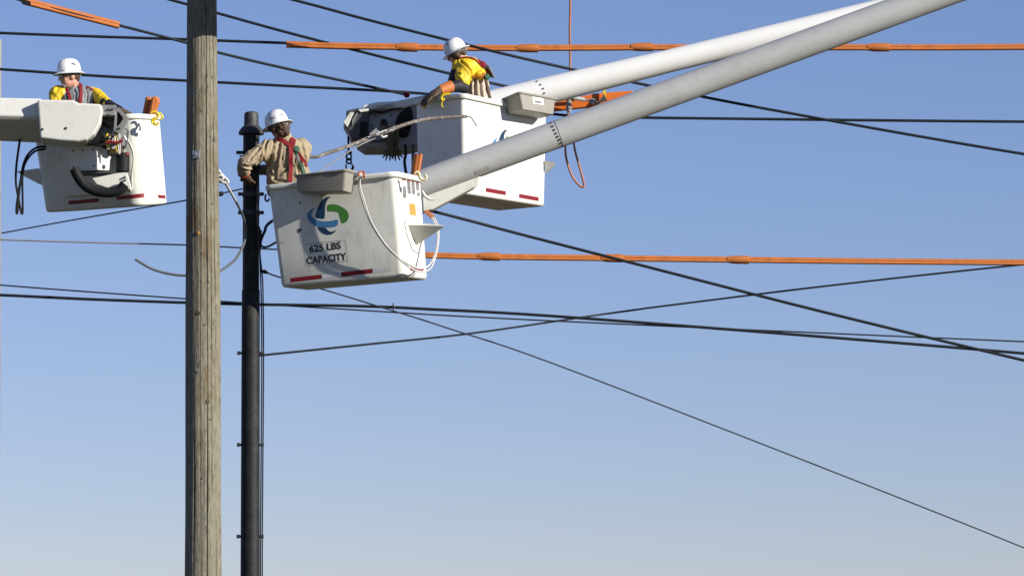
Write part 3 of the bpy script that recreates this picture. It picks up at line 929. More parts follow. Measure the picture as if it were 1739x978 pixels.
MB().tube(spline(WP([(126, 286), (133, 301), (145, 316), (164, 325), (186, 327), (203, 323), (212, 313)], 42.16), 5), 0.052, 14).build('flexible_duct', M['black'], ll)
for pts in ([(34, 236), (28, 280), (27, 310), (31, 335), (35, 356), (37, 363), (38.6, 356), (38, 310), (40, 286), (47, 270), (60, 257), (78, 253)],
            [(78, 249), (62, 251), (48, 262), (40, 279), (36, 300), (31, 330), (28, 352), (28.3, 363), (30, 358), (31, 345), (33, 322), (37, 296)]):
    MB().tube(spline(WP(pts, 42.35), 6), 0.012, 8).build('hydraulic_hose', M['black'], ll)


# ------------------------------------------------------------------ tool trays
def tray(name, B, T, label, extra=None):
    base = sum((p for p in B), V((0, 0, 0))) / 4
    t = thing(name, base, label, 'tool tray', 'grey tool trays hung on bucket rims')
    bo, ro = tub(B, T, 0.03, 0.008, 0.02, 0.016, t, M['tray'], M['tray'], M['tray'], 'tub', 'rim', 0.08)
    for o in (bo, ro):
        pass
    # two rim hangers reaching to the bucket lip
    for k in (0.25, 0.75):
        p = T[3].lerp(T[2], k)
        q = p + (T[3] - T[0]).normalized() * 0.07
        MB().tube([p - V((0, 0, 0.01)), q - V((0, 0, 0.01))], 0.010, 6).build('hanger', M['tray'], t)
    return t, bo


ftray, ft_b = tray('tool_tray', corners((503.5, 326, 40.02), (585, 325, 39.86), (599.5, 330.5, 40.06)),
                   corners((501.5, 297, 39.98), (588, 287, 39.80), (606, 291.5, 40.04)), 'grey plastic tool tray hung below the tan-shirted worker')
rtray, rt_b = tray('tool_tray', corners((862, 194, 44.55), (888, 186.5, 44.36), (941, 195.5, 44.78)),
                   corners((852, 168.5, 44.53), (882, 156, 44.34), (944.5, 167.5, 44.80)), 'grey plastic tool tray with white sticker on the sunlit bucket')
tv = bvh_of(rt_b)
decal('sticker', [(904, 164.5), (922.5, 167.5), (923.5, 179), (905, 176)], tv, M['white_clean'], rt_b)
decal('sticker_print', [(908, 171), (919, 173), (919.4, 176.5), (908.4, 174.5)], tv, M['print'], rt_b, 0.004)


# ------------------------------------------------------------------ people
def crease(o, base, lines):
    """press cloth creases into the surface along lines"""
    me = o.data
    ns_ = [v.normal.copy() for v in me.vertices]
    for v, q in zip(me.vertices, ns_):
        if q.y > 0.25:
            continue
        p = v.co + base - CAM
        dz = p.dot(FW)
        x, y = 560 + F * p.dot(RT) / dz, 262 - F * p.dot(UP) / dz
        for (pl_, amp, wd) in lines:
            best = 1e9
            for (ax, ay), (bx, by) in zip(pl_[:-1], pl_[1:]):
                ex, ey = bx - ax, by - ay
                k_ = max(0, min(1, ((x - ax) * ex + (y - ay) * ey) / (ex * ex + ey * ey)))
                best = min(best, (x - ax - ex * k_) ** 2 + (y - ay - ey * k_) ** 2)
            dd = math.sqrt(best) / wd
            if dd < 3.5:
                v.co += q * (-amp * math.exp(-dd * dd) + amp * 0.45 * math.exp(-((dd - 1.9) / 0.9) ** 2))


def blob(name, parts, m, parent, vox=0.012, smooth=3, wr=0.0, wf=9.0, folds=None):
    """one continuous skin over tapered limbs and ellipsoids"""
    bm = bmesh.new()

    def ball(c, rx, ry, rz, rot=None, sub=2):
        mt = Matrix.Translation(c)
        if rot is not None: mt = mt @ rot.to_4x4()
        mt = mt @ Matrix.Diagonal((rx, ry, rz, 1))
        bmesh.ops.create_icosphere(bm, subdivisions=sub, radius=1, matrix=mt)
    for p in parts:
        if p[0] == 'e':
            ball(p[1], *p[2], p[3] if len(p) > 3 else None, 3)
        else:
            _, a, ra, b, rb = p
            L = (b - a).length
            n = max(2, int(L / (min(ra, rb) * 0.35)))
            for i in range(n + 1):
                k = i / n
                r = ra + (rb - ra) * k
                ball(a.lerp(b, k), r, r, r)
    base = origin_of(parent)
    bmesh.ops.translate(bm, verts=bm.verts, vec=-base)
    me = bpy.data.meshes.new(name)
    bm.to_mesh(me)
    bm.free()
    o = link(bpy.data.objects.new(name, me))
    r = o.modifiers.new('remesh', 'REMESH')
    r.mode = 'VOXEL'
    r.voxel_size = vox
    s = o.modifiers.new('smooth', 'SMOOTH')
    s.factor = 0.5
    s.iterations = smooth
    bpy.context.view_layer.update()
    dg = bpy.context.evaluated_depsgraph_get()
    nm = bpy.data.meshes.new_from_object(o.evaluated_get(dg))
    o.modifiers.clear()
    o.data = nm
    nm.name = name
    if wr:
        ns_ = [v.normal.copy() for v in nm.vertices]
        for v, q in zip(nm.vertices, ns_):
            c = v.co
            w = noise.noise(V((c.x * wf * 1.2 + c.z * wf * 0.5, c.y * wf, c.z * wf * 0.55)))
            w2 = noise.noise(V((c.x * wf * 2.6 - c.z * wf * 1.2, c.y * wf * 2, c.z * wf * 1.0 + 7)))
            w3 = noise.noise(V((c.x * wf * 5.0 + c.z * wf * 2.2, c.y * wf * 4, c.z * wf * 2.0 + 3)))
            v.co += q * (wr * (abs(w) * -2.0 + 0.5) + wr * 0.6 * (abs(w2) * -2 + 0.5) + wr * 0.30 * (abs(w3) * -2 + 0.4))
    if folds:
        crease(o, base, folds)
    nm.materials.clear()
    nm.materials.append(m)
    nm.polygons.foreach_set('use_smooth', [True] * len(nm.polygons))
    o.parent = parent
    return o


def frame(fwd, up):
    f_ = V(fwd).normalized()
    u_ = (V(up) - f_ * V(up).dot(f_)).normalized()
    s_ = f_.cross(u_)
    return f_, u_, s_


def head_parts(c, fwd, up):
    f_, u_, s_ = frame(fwd, up)
    rot = Matrix((f_, s_, u_)).transposed()
    P = [('e', c + u_ * 0.02, (0.098, 0.078, 0.105), rot),
         ('e', c + f_ * 0.028 - u_ * 0.055, (0.066, 0.060, 0.068), rot),
         ('e', c + f_ * 0.060 - u_ * 0.092, (0.028, 0.030, 0.024), rot),
         ('c', c + f_ * 0.092 + u_ * 0.012, 0.012, c + f_ * 0.114 - u_ * 0.028, 0.017),
         ('e', c + f_ * 0.086 - u_ * 0.062, (0.016, 0.028, 0.012), rot),
         ('e', c + f_ * 0.085 + u_ * 0.028, (0.016, 0.055, 0.012), rot)]
    for sg in (-1, 1):
        P.append(('e', c + s_ * sg * 0.080 - u_ * 0.012 - f_ * 0.008, (0.024, 0.011, 0.034), rot))
        P.append(('e', c + s_ * sg * 0.040 - u_ * 0.03 + f_ * 0.062, (0.022, 0.020, 0.026), rot))
    return P


def hard_hat(c, fwd, up, parent, sc=1.0, k_=1.0):
    """full-brim hard hat with ridges on the crown; c is the centre of the brim plane"""
    f_, u_, s_ = frame(fwd, up)
    n = 56
    rings = []
    for (h, q) in ((0.0, 1.0), (0.02, 1.0), (0.045, 0.985), (0.07, 0.95), (0.095, 0.87), (0.115, 0.76), (0.13, 0.62), (0.142, 0.42), (0.148, 0.2), (0.150, 0.02)):
        ring = []
        for k in range(n):
            a = 2 * math.pi * k / n
            x, y = 0.128 * math.cos(a) * q, 0.108 * math.sin(a) * q
            rid = 0
            if h > 0.03:
                for yy in (-0.034, 0, 0.034):
                    rid += 0.008 * math.exp(-((y - yy) / 0.009) ** 2)
                rid *= min(1, (h - 0.03) / 0.06) * (1 if abs(math.cos(a)) > 0.2 or q < .6 else 0.5)
            ring.append(c + (f_ * x + s_ * y) * sc + u_ * (h + rid) * sc)
        rings.append(ring)
    hat = MB().loft(rings, False, True).build('hard_hat', M['hat'], parent, smooth=60)
    rings = []
    for (e, h) in ((-0.004, 0.004), (0.0, 0.010), (0.015, 0.004), (0.034, -0.006), (0.040, -0.010), (0.038, -0.014), (0.030, -0.010), (0.0, -0.003), (-0.012, 0.0)):
        ring = []
        for k in range(n):
            a = 2 * math.pi * k / n
            ex = e * (1.0 + 0.25 * max(0, math.cos(a)) ** 3) if e > 0 else e
            ring.append(c + (f_ * (0.128 + ex) * math.cos(a) + s_ * (0.108 + ex) * math.sin(a)) * sc + u_ * h * sc)
        rings.append(ring)
    MB().loft(rings, False, False).build('brim', M['hat'], hat, smooth=60)
    # inner shell lining and head band
    MB().lathe(c + u_ * 0.005, u_, [(0.098 * sc, -0.035), (0.101 * sc, -0.035), (0.101 * sc, 0.01), (0.098 * sc, 0.01)], 32, False, False).build('head_band', M['darkmetal'], hat)
    MB().box(c - f_ * 0.105 * sc - u_ * 0.03, f_ * 0.012, s_ * 0.03, u_ * 0.014).build('ratchet', M['greymetal'], hat, smooth=0, bevel=0.005)
    # round sticker at the front, small mark at the side
    return hat


def hand_parts(w, d, nrm, curl=0.5, side=1, s=1.0):
    """palm, four fingers and thumb; w wrist, d direction, nrm back of the hand"""
    d = V(d).normalized()
    nrm = (V(nrm) - d * V(nrm).dot(d)).normalized()
    x = d.cross(nrm) * side
    rot = Matrix((d, x, nrm)).transposed()
    P = [('c', w, 0.030 * s, w + d * 0.02 * s, 0.030 * s), ('e', w + d * 0.055 * s, (0.055 * s, 0.046 * s, 0.022 * s), rot)]
    for i, (off, ln) in enumerate(((0.033, 0.070), (0.011, 0.080), (-0.011, 0.075), (-0.032, 0.058))):
        p = w + d * 0.095 * s + x * off * s
        dd = d.copy()
        r = 0.0115 * s
        for j in range(3):
            dd = (dd - nrm * curl * (0.45 + 0.25 * j)).normalized()
            q = p + dd * ln * s * (0.45, 0.32, 0.26)[j]
            P.append(('c', p, r, q, r * 0.92))
            p, r = q, r * 0.92
    p = w + d * 0.03 * s + x * 0.036 * s
    q = p + (d * 0.6 + x * 0.75 - nrm * 0.3).normalized() * 0.04 * s
    P.append(('c', p, 0.016 * s, q, 0.013 * s))
    P.append(('c', q, 0.013 * s, q + (d * 0.9 + x * 0.1 - nrm * 0.5).normalized() * 0.035 * s, 0.011 * s))
    return P


def legs(hip, floor_z, sx=0.1, fwd=V((0, 1, 0)), feet=None):
    P, S = [], []
    feet = hip if feet is None else feet
    side = V((fwd.y, -fwd.x, 0)).normalized()
    for sg in (-1, 1):
        h = hip + side * sg * sx
        k = V((h.x, h.y, floor_z + (hip.z - floor_z) * 0.52)) + fwd * 0.03
        g_ = feet + side * sg * sx * 0.9
        k = (h * 0.5 + g_ * 0.5)
        k.z = floor_z + (hip.z - floor_z) * 0.52
        a = V((g_.x, g_.y, floor_z + 0.10))
        P += [('c', h, 0.09, k, 0.065), ('c', k, 0.065, a, 0.045)]
        S += [('c', a - V((0, 0, 0.03)), 0.045, a + fwd * 0.15 - V((0, 0, 0.04)), 0.038)]
    return P, S


# ---- worker in the tan shirt (front bucket)
def worker_front():
    d0 = 40.66
    floor = W(520, 470, d0).z
    hip = W(491, 330, d0)
    t = thing('person', V((hip.x, hip.y, floor)), 'person in tan shirt and red harness, back turned, reaching around the black pole', 'person', 'line workers')
    fwd = V((-0.62, 0.76, -0.24))
    hc = W(473, 213, 40.6)
    f_, u_, s_ = frame(fwd, V((-0.16, 0, 1)))
    neck = W(481, 237, 40.64)
    lw, le, ls = W(414, 297, 40.58), W(415.5, 276, 40.42), W(457, 252, 40.58)
    rs, re, rw = W(517, 252, 40.74), W(505, 285, 41.0), W(446, 290, 41.02)
    body = head_parts(hc, f_, u_) + [('c', neck, 0.055, hc - u_ * 0.07 - f_ * 0.02, 0.052)]
    body += [('e', W(488, 268, d0), (0.14, 0.07, 0.2)), ('c', W(488, 280, d0), 0.09, hip, 0.10)]
    for a, b, c in ((ls, le, lw), (rs, re, rw)):
        body += [('c', a, 0.06, b, 0.045), ('c', b, 0.045, c, 0.03)]
    P, S = legs(hip, floor, 0.1, V((-0.05, 1, 0)), W(522, 470, 40.62))
    body += [('c', p[1], p[2] * .8, p[3], p[4] * .8) for p in P]
    body += hand_parts(lw, W(421, 306, 40.62) - lw, V((-0.5, -0.8, 0.1)), 0.55, 1, 0.95)
    body += hand_parts(rw, V((-0.9, -0.2, 0.05)), V((0.1, 0.9, 0.2)), 0.5, -1, 0.95)
    blob('body', body, M['skin'], t, 0.010, 2)
    blob('trousers', P + [('e', hip, (0.19, 0.14, 0.14))], M['denim'], t, 0.018, 2)
    for b_ in S: blob('boot', [b_], M['black'], t, 0.014, 2)
    jk = [('e', W(487.5, 266, d0 - 0.01), (0.225, 0.135, 0.17)), ('e', W(490, 300, d0), (0.222, 0.14, 0.21)), ('e', W(491, 325, d0), (0.215, 0.14, 0.12)),
          ('c', W(463, 251, d0 - 0.06), 0.082, W(511, 249, d0 + 0.05), 0.088), ('e', W(486, 247, d0), (0.15, 0.11, 0.085)),
          ('c', ls, 0.092, W(436, 264, 40.47), 0.083), ('c', W(436, 264, 40.47), 0.083, le, 0.074), ('c', le, 0.074, W(414, 291, 40.55), 0.062),
          ('c', rs, 0.085, re, 0.07), ('c', re, 0.07, rw, 0.055),
          ('c', W(484, 240, 40.65), 0.082, W(479, 229, 40.61), 0.080)]
    jacket = blob('shirt', jk, M['tan'], t, 0.009, 1, wr=0.012, wf=6.0, folds=[
        ([(447, 275), (449, 262), (451, 246), (455, 238)], 0.022, 1.8), ([(466, 240), (461, 262), (457, 282)], 0.020, 2.0), ([(475, 246), (470, 275), (467, 302)], 0.022, 2.2),
        ([(488, 252), (486, 272), (489, 288)], 0.016, 2.0), ([(466, 303), (478, 294), (490, 288)], 0.020, 2.0), ([(458, 290), (468, 306), (486, 309)], 0.018, 2.2),
        ([(512, 246), (517, 262), (520, 285)], 0.016, 2.0), ([(441, 252), (432, 262), (424, 272)], 0.016, 1.8), ([(432, 280), (424, 284), (414, 281)], 0.018, 1.6), ([(428, 290), (419, 290), (408, 286)], 0.018, 1.5),
        ([(446, 256), (441, 268), (433, 277)], 0.016, 1.6), ([(505, 262), (506, 280), (507, 298)], 0.014, 1.8)])
    blob('hair', [('e', hc - f_ * 0.028 + u_ * 0.0, (0.090, 0.09, 0.082)), ('e', hc - f_ * 0.07 - u_ * 0.045, (0.045, 0.055, 0.04)),
                  ('e', hc - f_ * 0.05 - u_ * 0.05 - s_ * 0.03, (0.045, 0.05, 0.04)), ('e', hc - u_ * 0.03 - s_ * 0.05, (0.05, 0.045, 0.05)), ('e', hc - u_ * 0.03 + s_ * 0.05, (0.05, 0.045, 0.05)), ('e', hc - f_ * 0.040 - u_ * 0.085, (0.062, 0.062, 0.050)), ('e', hc - f_ * 0.055 - u_ * 0.05 + s_ * 0.035, (0.04, 0.045, 0.035))], M['hair'], t, 0.009, 1, wr=0.012, wf=26)
    gl = blob('glove', hand_parts(lw, W(421, 306, 40.62) - lw, V((-0.5, -0.8, 0.1)), 0.55, 1, 1.08), M['glove'], t, 0.006, 2)
    MB().lathe(W(414.5, 294, 40.56), (lw - le), [(0.056, -0.008), (0.064, -0.006), (0.064, 0.006), (0.056, 0.008)], 20).build('cuff', M['harness'], gl)
    blob('glove', hand_parts(rw, V((-0.9, -0.2, 0.05)), V((0.1, 0.9, 0.2)), 0.5, -1, 1.08), M['glove'], t, 0.006, 2)
    hat = hard_hat(W(471, 212.5, 40.6), f_, V((-0.20, -0.03, 1)), t)
    bh = bvh_of(hat)
    decal('hat_emblem', [(457, 201.5), (467, 199), (468, 200.8), (458, 203.4)], bh, M['greymetal'], hat, 0.004)
    decal('hat_emblem', [(476.5, 195), (480, 194.6), (480.4, 196.2), (477, 196.6)], bh, M['darkmetal'], hat, 0.004)
    bj = bvh_of(jacket)
    hn = strap('harness', [(471, 234), (478, 238), (486, 243), (493, 249), (497, 252)], 0.042, bj, M['harness'], t)
    strap('harness_strap', [(499, 233.5), (497.5, 240), (496, 247), (493, 254)], 0.055, bj, M['harness'], hn)
    strap('harness_strap', [(493, 252), (494, 266), (493.5, 282), (492.5, 298), (492, 312)], 0.042, bj, M['harness'], hn)
    strap('harness_strap', [(501, 252), (508, 264), (518, 278), (526, 288), (529, 296)], 0.042, bj, M['harness'], hn)
    strap('harness_strap', [(504, 258), (508, 272), (512, 284), (516, 296)], 0.030, bj, M['greenweb'], hn, 0.016)
    strap('harness_strap', [(506, 263), (507.5, 268), (509, 274)], 0.022, bj, M['rope'], hn, 0.024)
    h, nn = on(bj, 503, 254, 0.0)
    MB().lathe(h, nn, [(0.030, 0), (0.034, 0.012), (0.028, 0.024), (0.012, 0.028)], 16).build('back_ring', M['greenweb'], hn)


worker_front()


# ---- worker behind the cream arm (left bucket)
def worker_left():
    d0 = 43.16
    floor = W(142, 338, 43.16).z
    hip = W(134, 196, d0 + 0.02)
    t = thing('person', V((hip.x, hip.y, floor)), 'person with yellow sleeves and grey vest looking left over the cream arm', 'person', 'line workers')
    f_, u_, s_ = frame(V((-0.95, -0.33, -0.10)), V((0.0, 0, 1)))
    hc = W(118.5, 130.5, d0 - 0.03)
    neck = W(128, 152, d0 + 0.02)
    rs_, re_, rw_ = W(98, 160, d0 - 0.02), W(88, 192, d0 - 0.05), W(100, 205, d0 - 0.1)
    ls_, le_, lw_ = W(157, 160, d0 + 0.05), W(181, 177, d0 - 0.20), W(204, 187, d0 - 0.34)
    hd_ = W(217, 192, d0 - 0.38) - lw_
    body = head_parts(hc, f_, u_) + [('c', neck, 0.066, hc - u_ * 0.06 - f_ * 0.02, 0.06)]
    body += [('e', W(129, 172, d0), (0.14, 0.08, 0.18)), ('c', W(130, 180, d0), 0.10, hip, 0.11)]
    for a, b, c in ((rs_, re_, rw_), (ls_, le_, lw_)):
        body += [('c', a, 0.06, b, 0.045), ('c', b, 0.045, c, 0.03)]
    P, S = legs(hip, floor, 0.1, V((-0.85, 0.5, 0)), W(142, 330, 43.14))
    body += [('c', p[1], p[2] * .8, p[3], p[4] * .8) for p in P] + hand_parts(lw_, hd_, V((0.2, -0.3, 0.9)), 0.5, -1, 0.95) + hand_parts(rw_, V((0.7, -0.3, -0.3)), V((0, 0, 1)), 0.5, 1, 0.95)
    blob('body', body, M['skin'], t, 0.008, 2)
    blob('trousers', P + [('e', hip, (0.18, 0.13, 0.14))], M['denim'], t, 0.018, 2)
    for b_ in S: blob('boot', [b_], M['black'], t, 0.014, 2)
    vest = blob('vest', [('e', W(130, 172, d0), (0.205, 0.135, 0.18)), ('e', W(132, 195, d0), (0.2, 0.135, 0.2)), ('c', W(108, 158, d0), 0.068, W(150, 156, d0 + 0.03), 0.072),
                         ('c', W(126, 154, d0 + 0.02), 0.07, W(130, 152, d0 + 0.03), 0.07)], M['greycloth'], t, 0.010, 1, wr=0.010, wf=8, folds=[([(146, 148), (149, 160), (147, 176)], 0.018, 1.4), ([(153, 152), (154, 164), (152, 176)], 0.016, 1.3), ([(126, 152), (130, 160), (128, 174)], 0.018, 1.3), ([(118, 150), (113, 162), (115, 174)], 0.016, 1.3)])
    blob('sleeve', [('c', W(104, 160, d0 - 0.02), 0.085, rs_, 0.092), ('c', rs_, 0.092, re_, 0.075), ('c', re_, 0.075, W(97, 202, d0 - 0.09), 0.06)], M['yellowcloth'], t, 0.011, 2, wr=0.012, wf=8)
    blob('sleeve', [('c', ls_, 0.078, W(165, 163, d0 + 0.0), 0.076), ('c', W(165, 163, d0), 0.076, le_, 0.062)], M['yellowcloth'], t, 0.011, 2, wr=0.010, wf=8)
    blob('forearm_guard', [('c', W(179, 176, d0 - 0.19), 0.064, W(194, 183, d0 - 0.28), 0.05), ('c', W(194, 183, d0 - 0.28), 0.05, lw_, 0.042)], M['sleeve'], t, 0.009, 2)
    blob('glove', hand_parts(lw_, hd_, V((0.2, -0.3, 0.9)), 0.5, -1, 1.08), M['glove'], t, 0.006, 2)
    blob('glove', hand_parts(rw_, V((0.7, -0.3, -0.3)), V((0, 0, 1)), 0.5, 1, 1.08), M['glove'], t, 0.006, 2)
    ht = hard_hat(W(117.5, 124.5, d0 - 0.03), f_, V((0.02, -0.02, 1)), t)
    bh = bvh_of(ht)
    decal('hat_emblem', [(119.5, 110.2), (122, 107.6), (126.5, 108), (129, 111), (126, 111.4), (124, 109.8)], bh, M['darkmetal'], ht, 0.004)
    decal('hat_emblem', [(105.5, 119.5), (110, 118.5), (110, 120.5), (106, 121.5)], bh, M['greymetal'], ht, 0.004)
    # safety glasses
    gmb = MB()
    for sg in (-1, 1):
        gmb.box(hc + f_ * 0.098 + s_ * sg * 0.036 + u_ * 0.006, f_ * 0.006, s_ * 0.030, u_ * 0.018)
        gmb.tube([hc + f_ * 0.095 + s_ * sg * 0.066 + u_ * 0.012, hc + f_ * 0.0 + s_ * sg * 0.085 + u_ * 0.008], 0.006, 6)
    gmb.build('safety_glasses', M['glass'], t, smooth=0, bevel=0.004)
    blob('beard', [('e', hc + f_ * 0.066 - u_ * 0.098, (0.032, 0.034, 0.024)), ('e', hc + f_ * 0.094 - u_ * 0.052, (0.012, 0.026, 0.010)),
                   ('e', hc + f_ * 0.086 - u_ * 0.078, (0.014, 0.026, 0.014))], M['beard'], t, 0.006, 2)
    blob('hair', [('e', hc - f_ * 0.035 + u_ * 0.012, (0.076, 0.080, 0.070)), ('e', hc - f_ * 0.072 - u_ * 0.02, (0.032, 0.055, 0.05))], M['hair'], t, 0.009, 1, wr=0.006, wf=26)
    bj = bvh_of(vest)
    hn = strap('harness', [(136, 143), (137, 152), (137, 162), (136, 175), (136, 186)], 0.034, bj, M['harness'], t)
    strap('harness_strap', [(113, 149), (116, 158), (119, 168), (121, 186)], 0.030, bj, M['harness'], hn)
    strap('vest_trim', [(142, 146), (150, 149), (157, 153), (159, 162), (157, 174)], 0.014, bj, M['harness'], hn)


worker_left()


# ---- worker bending over the rim (right bucket)
def worker_right():
    d0 = 44.75
    floor = W(810, 338, d0).z
    hip = W(812, 182, d0 + 0.05)
    t = thing('person', V((hip.x, hip.y, floor)), 'person with bright yellow sleeve bending left over the bucket rim', 'person', 'line workers')
    f_, u_, s_ = frame(V((-0.82, 0.30, -0.42)), V((-0.40, 0.0, 0.92)))
    hc = W(775, 90, d0 - 0.1)
    neck = W(786, 106, d0 - 0.04)
    sh, el, wr_ = W(791, 116, d0 - 0.20), W(781, 147, 44.36), W(745, 154.5, 44.24)
    hd_ = W(722, 170, 44.18) - wr_
    s2, e2, w2 = W(786, 116, d0 + 0.18), W(770, 142, d0 + 0.25), W(752, 165, d0 + 0.2)
    body = head_parts(hc, f_, u_) + [('c', neck, 0.062, hc - u_ * 0.06 - f_ * 0.02, 0.056)]
    body += [('e', W(799, 130, d0), (0.11, 0.10, 0.16)), ('c', W(803, 145, d0), 0.10, hip, 0.11)]
    for a, b, c in ((sh, el, wr_), (s2, e2, w2)):
        body += [('c', a, 0.055, b, 0.045), ('c', b, 0.045, c, 0.03)]
    P, S = legs(hip, floor, 0.1, V((-0.9, 0.3, 0)).normalized())
    nb = V((0.0, -0.35, 0.93))
    body += [('c', p[1], p[2] * .8, p[3], p[4] * .8) for p in P] + hand_parts(wr_, hd_, nb, 0.45, 1, 0.95) + hand_parts(w2, V((-0.7, 0.1, -0.5)), V((-0.5, 0, 0.8)), 0.5, -1, 0.95)
    blob('body', body, M['skin'], t, 0.010, 2)
    blob('trousers', P + [('e', hip, (0.17, 0.16, 0.14))], M['denim'], t, 0.018, 2)
    for b_ in S: blob('boot', [b_], M['black'], t, 0.014, 2)
    shirt = blob('shirt', [('e', W(799, 122, d0), (0.165, 0.165, 0.14), Matrix.Rotation(R(28), 3, 'Y')), ('e', W(808, 150, d0 + 0.02), (0.148, 0.155, 0.2)), ('e', W(813, 178, d0 + 0.04), (0.15, 0.16, 0.15)),
                           ('c', W(788, 107, d0 - 0.07), 0.092, W(781, 99.5, d0 - 0.09), 0.080), ('c', W(795, 112, d0), 0.09, W(806, 118, d0), 0.1)], M['stone'], t, 0.010, 1, wr=0.008, wf=9, folds=[([(807, 132), (806, 150), (808, 175)], 0.026, 1.9), ([(815, 134), (816, 150), (819, 175)], 0.024, 1.9), ([(798, 136), (799, 150), (800, 170)], 0.02, 1.6), ([(776, 103), (788, 100), (798, 103)], 0.012, 1.2)])
    bs = bvh_of(shirt)
    blob('chest_guard', [('e', W(771, 130, d0 - 0.12), (0.055, 0.10, 0.14), Matrix.Rotation(R(14), 3, 'Y')), ('e', W(769, 142, d0 - 0.15), (0.06, 0.09, 0.09))], M['sleeve'], t, 0.011, 2)
    slv = blob('sleeve', [('c', W(800, 112, d0 - 0.16), 0.098, W(789, 120, d0 - 0.24), 0.108), ('c', W(789, 120, d0 - 0.24), 0.108, W(786, 138, d0 - 0.32), 0.082), ('c', W(778, 112, d0 - 0.18), 0.07, W(792, 108, d0 - 0.17), 0.08),
                          ('c', W(800, 112, d0 - 0.14), 0.092, W(815, 126, d0 - 0.10), 0.075), ('c', W(786, 138, d0 - 0.32), 0.08, W(790, 148, d0 - 0.34), 0.045)], M['yellowcloth'], t, 0.009, 1, wr=0.006, wf=6, folds=[
        ([(783, 105), (792, 112), (799, 121), (801, 133)], 0.024, 1.7), ([(773, 116), (772, 125), (781, 126)], 0.016, 1.6), ([(802, 134), (808, 126), (816, 121)], 0.014, 1.5), ([(778, 132), (784, 140), (789, 148)], 0.012, 1.6)])
    blob('forearm_guard', [('c', W(789, 150, 44.40), 0.060, W(778, 146.5, 44.35), 0.070), ('c', W(778, 146.5, 44.35), 0.070, W(762, 149, 44.30), 0.060)], M['sleeve'], t, 0.009, 2)
    gl = blob('glove', hand_parts(wr_, hd_, nb, 0.40, 1, 1.42) + [('c', W(750, 153, 44.26), 0.05, wr_, 0.046)], M['darkglove'], t, 0.006, 2)
    MB().lathe(W(767, 147, 44.32), W(742, 156, 44.23) - W(767, 147, 44.32), [(0.062, 0), (0.069, 0.01), (0.060, 0.10), (0.052, 0.155), (0.045, 0.16)], 20).build('gauntlet_cuff', M['orange'], gl)
    blob('glove', hand_parts(w2, V((-0.7, 0.1, -0.5)), V((-0.5, 0, 0.8)), 0.5, -1, 1.15), M['darkglove'], t, 0.006, 2)
    hr = hard_hat(W(774.5, 88, d0 - 0.1), f_, u_, t, 0.97)
    decal('hat_emblem', [(758, 76), (761, 73.5), (762.5, 75.5), (759.5, 78)], bvh_of(hr), M['greymetal'], hr, 0.004)
    blob('hair', [('e', hc - f_ * 0.035 + u_ * 0.01, (0.076, 0.082, 0.072)), ('e', hc - f_ * 0.06 - u_ * 0.03, (0.045, 0.06, 0.045)), ('e', hc - u_ * 0.02 + s_ * 0.045, (0.06, 0.05, 0.055)), ('e', hc - u_ * 0.02 - s_ * 0.045, (0.06, 0.05, 0.055))], M['hair'], t, 0.009, 1, wr=0.006, wf=26)  # hair widened at the sides, its dark colour standing in for face shadow
    bj = bvh_of(slv, shirt)
    hn = strap('harness', [(770, 103.5), (780, 100.5), (794, 99), (806, 102), (814, 110), (820, 117)], 0.020, bj, M['harness'], t)
    strap('harness_strap', [(803, 130.5), (810, 131), (818, 129), (822, 124)], 0.022, bj, M['orange'], hn, 0.012)
    # lanyard pack on the back
    pk = W(826, 120, d0 - 0.02)
    MB().tube(spline(WP([(810, 102), (817, 108), (824, 115), (829, 123), (833, 132)], d0 - 0.06), 4), [0.02] * 4 + [0.035] * 8 + [0.025] * 5, 8).build('lanyard_pack', M['harness'], hn)
    MB().tube(spline(WP([(812, 121), (820, 117), (828, 114), (834, 122), (839, 133)], d0 - 0.10), 4), 0.016, 8).build('lanyard', M['darkmetal'], hn)
    MB().lathe(W(826, 131, d0 - 0.14), V((0.2, -1, 0)), [(0.032, 0), (0.036, 0.012), (0.02, 0.03)], 14).build('back_ring', M['greenweb'], hn)
    strap('harness_strap', [(823, 134), (826, 146), (829, 158), (831, 168)], 0.04, bj, M['glove'], hn, 0.012)


worker_right()


# ------------------------------------------------------------------ overhead lines
def wire(name, pts, r, m, label, cat='cable', group=None, per=8):
    P = spline(WP(pts), per)
    o = MB().tube(P, r, 8).build(name, m, loc=P[0], smooth=60)
    return tag(o, label, cat, group)


wire('power_line', [(-400, -120, 44), (40, 2, 44.3), (202, 43.5, 44.5), (318, 73.5, 44.7), (370, 89.5, 44.8), (480, 115.5, 45), (600, 141.5, 45.2), (690, 161, 45.3)], 0.0155, M['wire'], 'black cable from the short orange sleeve at top left down to the right lift')
wire('power_line', [(-400, 40, 47), (0, 56.5, 47), (160, 62.5, 47), (318, 67.5, 47), (486, 73.5, 47), (700, 79, 47), (1120, 81, 47), (1740, 80, 47), (2200, 76, 47)], 0.0165, M['wire'], 'nearly level upper black cable entering the long orange sleeve from the left')
wire('power_line', [(-400, 92, 47.2), (0, 118, 47.2), (160, 129, 47.2), (318, 137.5, 47.2), (480, 146, 47.2), (720, 159.5, 47.2), (830, 178, 47.3), (943, 194.5, 47.8), (1010, 198.5, 47.8), (1120, 200.5, 47.8), (1740, 207, 47.8), (2200, 208, 47.8)], 0.0165, M['wire'], 'black cable passing behind the left worker\'s hard hat')
wire('power_line', [(-100, -105, 47), (285, -1, 47), (368, 22.5, 47), (480, 53.5, 47), (620, 90, 47), (760, 124.5, 47), (862, 147.5, 47.2), (975, 170, 47.4)], 0.0165, M['wire'], 'slanting black cable passing behind the yellow-sleeved worker\'s chest')
